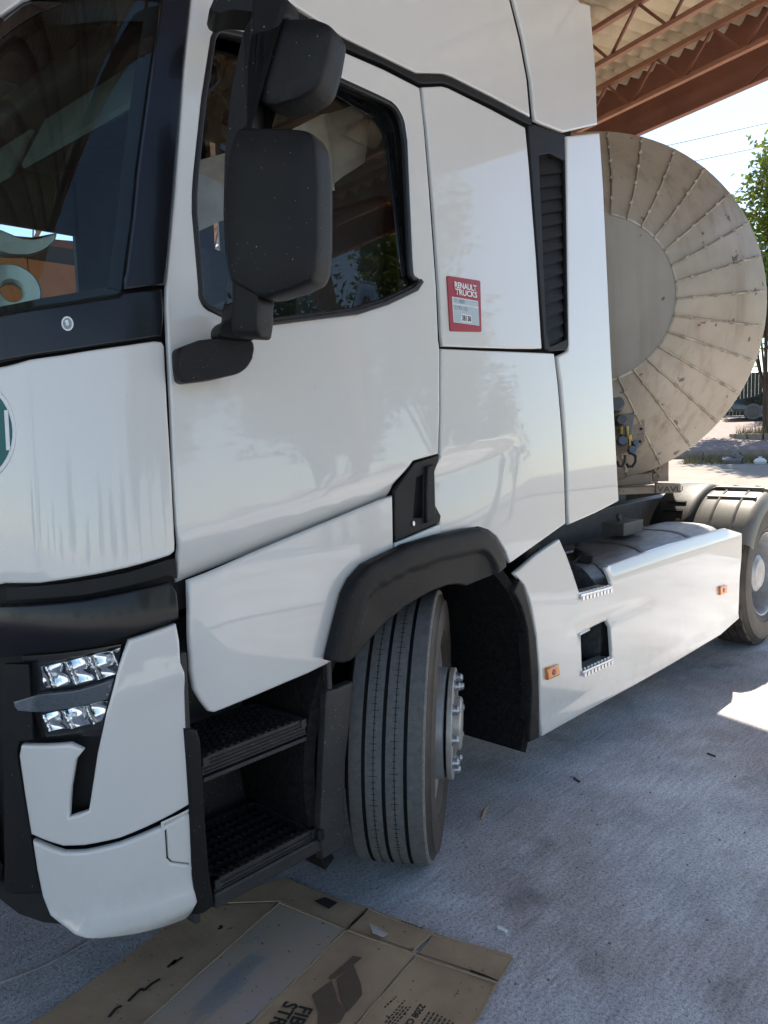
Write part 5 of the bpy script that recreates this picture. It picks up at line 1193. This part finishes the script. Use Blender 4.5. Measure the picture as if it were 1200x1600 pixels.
# unseen trees mirrored in the door glass, and an added arc that darkens reflections
def tree_copy(src, loc, sc, rz, label):
    r = src.copy(); COL.objects.link(r); r.location = loc; r.rotation_euler = (0, 0, rz); r.scale = (sc, sc, sc); r['label'] = label
    for ch in list(src.children):
        q = ch.copy(); COL.objects.link(q); q.parent = r; q.matrix_parent_inverse = ch.matrix_parent_inverse.copy()
    return r
LBL = 'broad leafy tree out of view around the yard, placed for its reflection'
protos = [tree((15.6, -11.2, 0), 10.6, 2.6, (2.1, 2.1, 3.7), 9000, .12, 'leaf', LBL, 'trees along the open side of the yard', 21, .12, 22),
          tree((10.9, -10.9, 0), 8.2, 2.0, (2.0, 2.0, 2.9), 8000, .11, 'leafdark', LBL, 'trees along the open side of the yard', 22, .12, 22)]
for k in range(17):
    if k < 3: x, y = ((13.2, -12.6), (19.5, -13.0), (7.4, -12.5))[k]
    else:  # arc of invented trees out of view, there to darken reflections
        t_ = math.radians(172+(k-3)*9.5+random.uniform(-2, 2)); d_ = random.uniform(15.5, 20)*(1.6 if k < 8 else 1); x, y = d_*math.cos(t_), d_*math.sin(t_)
    tree_copy(protos[k % 2], (x, y, 0), (random.uniform(.34, .46) if 3 <= k < 13 else random.uniform(.68, .95)), random.uniform(0, 6.2), LBL)
# planter with dry grass
plt = thing('planter', 'low stone planter with dry grass around the young tree', 'planter', far(29.5, -1.35))
for k in range(14):
    a = 2*PI*k/14; mb = MB(); c0 = far(29.5, -1.35)+Vector((math.cos(a)*1.0, math.sin(a)*1.0, .10)); mb.box(c0, (.22, .43, .26), Matrix.Rotation(a, 3, 'Z')); mb.build('stone', 'kerb', plt, bevel=.02)
rng = random.Random(4); vs = []; fs = []
for k in range(900):
    a = rng.random()*6.28; r_ = rng.random()**.5*.95; p = far(29.5, -1.35)+Vector((math.cos(a)*r_, math.sin(a)*r_, .06)); tip = p+Vector((rng.gauss(0, .06), rng.gauss(0, .06), rng.uniform(.15, .55))); d = Vector((rng.gauss(0, 1), rng.gauss(0, 1), 0)).normalized()*.012
    q = len(vs); vs += [p-d, p+d, tip]; fs.append((q, q+1, q+2))
me = bpy.data.meshes.new('grass'); me.from_pydata(vs, [], fs); gr_ = obj('grass', me, 'soil', plt); gr_['kind'] = 'stuff'
vs = []; fs = []
for k in range(2600):
    q_, p_ = rng.uniform(23.4, 24.9), rng.uniform(-6, 1.0); x, y = qp(q_, p_); p = Vector((x, y, hz(q_))); tip = p+Vector((rng.gauss(0, .05), rng.gauss(0, .05), rng.uniform(.04, .2))); d = Vector((rng.gauss(0, 1), rng.gauss(0, 1), 0)).normalized()*.02
    q = len(vs); vs += [p-d, p+d, tip]; fs.append((q, q+1, q+2))
me = bpy.data.meshes.new('dry_grass'); me.from_pydata(vs, [], fs); tag(obj('dry_grass', me, 'soil', None), 'strip of dry yellow grass in front of the kerb', None, None, 'stuff')
# rubbish by the kerb
rb = far(23.6, -.25)
mb = MB(); mb.box(rb+Vector((0, 0, .08)), (.5, .35, .15), FR @ Matrix.Rotation(.2, 3, 'X')); mb.box(rb+FR@Vector((.15, .1, .18)), (.3, .25, .12), FR @ Matrix.Rotation(.5, 3, 'Y')); tag(mb.build('rubbish', 'trash', None, bevel=.03), 'dark crumpled rubbish lying on the yard in front of the kerb', 'rubbish')
rb = far(23.4, -.95)
mb = MB(); mb.lathe(rb+Vector((0, 0, .0)), (0, 0, 1), [(.14, 0), (.17, .07), (.11, .14), (.03, .17), (.05, .2), (.001, .2)], 14); tag(mb.build('plastic_bag', 'whiteplastic', None, True), 'white plastic bag lying on the yard in front of the kerb', 'bag')
# fence across the street
fn = thing('street_fence', 'dark slatted fence across the street behind the parked car', 'fence', far(39.5, 0))
bm_ = MB(); bm_.box((0, 0, 0), (.145, .03, 1.9)); fme = bm_.mesh('slat')
for k in range(90):
    o = obj('slat', fme, 'fence', fn); c0 = far(39.5, 6.5-k*.149, .98); o.location = c0-Vector(fn.location); o.matrix_parent_inverse = Matrix.Identity(4); o.rotation_euler = (0, 0, QA-PI/2)
# power lines
for k, (za, zb2) in enumerate(((11.6, 12.9), (10.9, 12.1))):
    a = Vector(far(33, 14)); b = Vector(far(30, -16)); a.z = za; b.z = zb2; mb = MB(); pts = []
    for i in range(25):
        u = i/24; p = a.lerp(b, u); p.z -= .5*4*u*(1-u); pts.append(p)
    mb.tube(pts, .014, 5); tag(mb.build('power_line', 'wire', None), ('upper' if k == 0 else 'lower')+' thin power line crossing the sky behind the tank', 'power line')
for q_, p_ in ((33, 14), (30, -16)):
    c0 = far(q_, p_); mb = MB(); mb.lathe(c0, (0, 0, 1), [(.16, 0), (.11, 13.2), (.001, 13.2)], 14); mb.box(c0+Vector((0, 0, 12.4)), (.1, 1.6, .12)); tag(mb.build('utility_pole', 'bark', None), 'wooden utility pole '+('behind the cab' if p_ > 0 else 'right of the street trees')+' carrying the power lines', 'pole')
# ring on the dashboard
rg = [(0.277, 2.012)]
mb = MB(); mb.lathe((rg[0][0], .62, rg[0][1]), (-.3, -1, .1), [(.072, -.03), (.078, -.02), (.078, .02), (.072, .03), (.034, .03), (.030, .02), (.030, -.02), (.034, -.03), (.072, -.03)], 32); tag(mb.build('tape_roll', 'whiteplastic', None, True), 'white roll of tape standing on the dashboard behind the windscreen', 'tape roll')
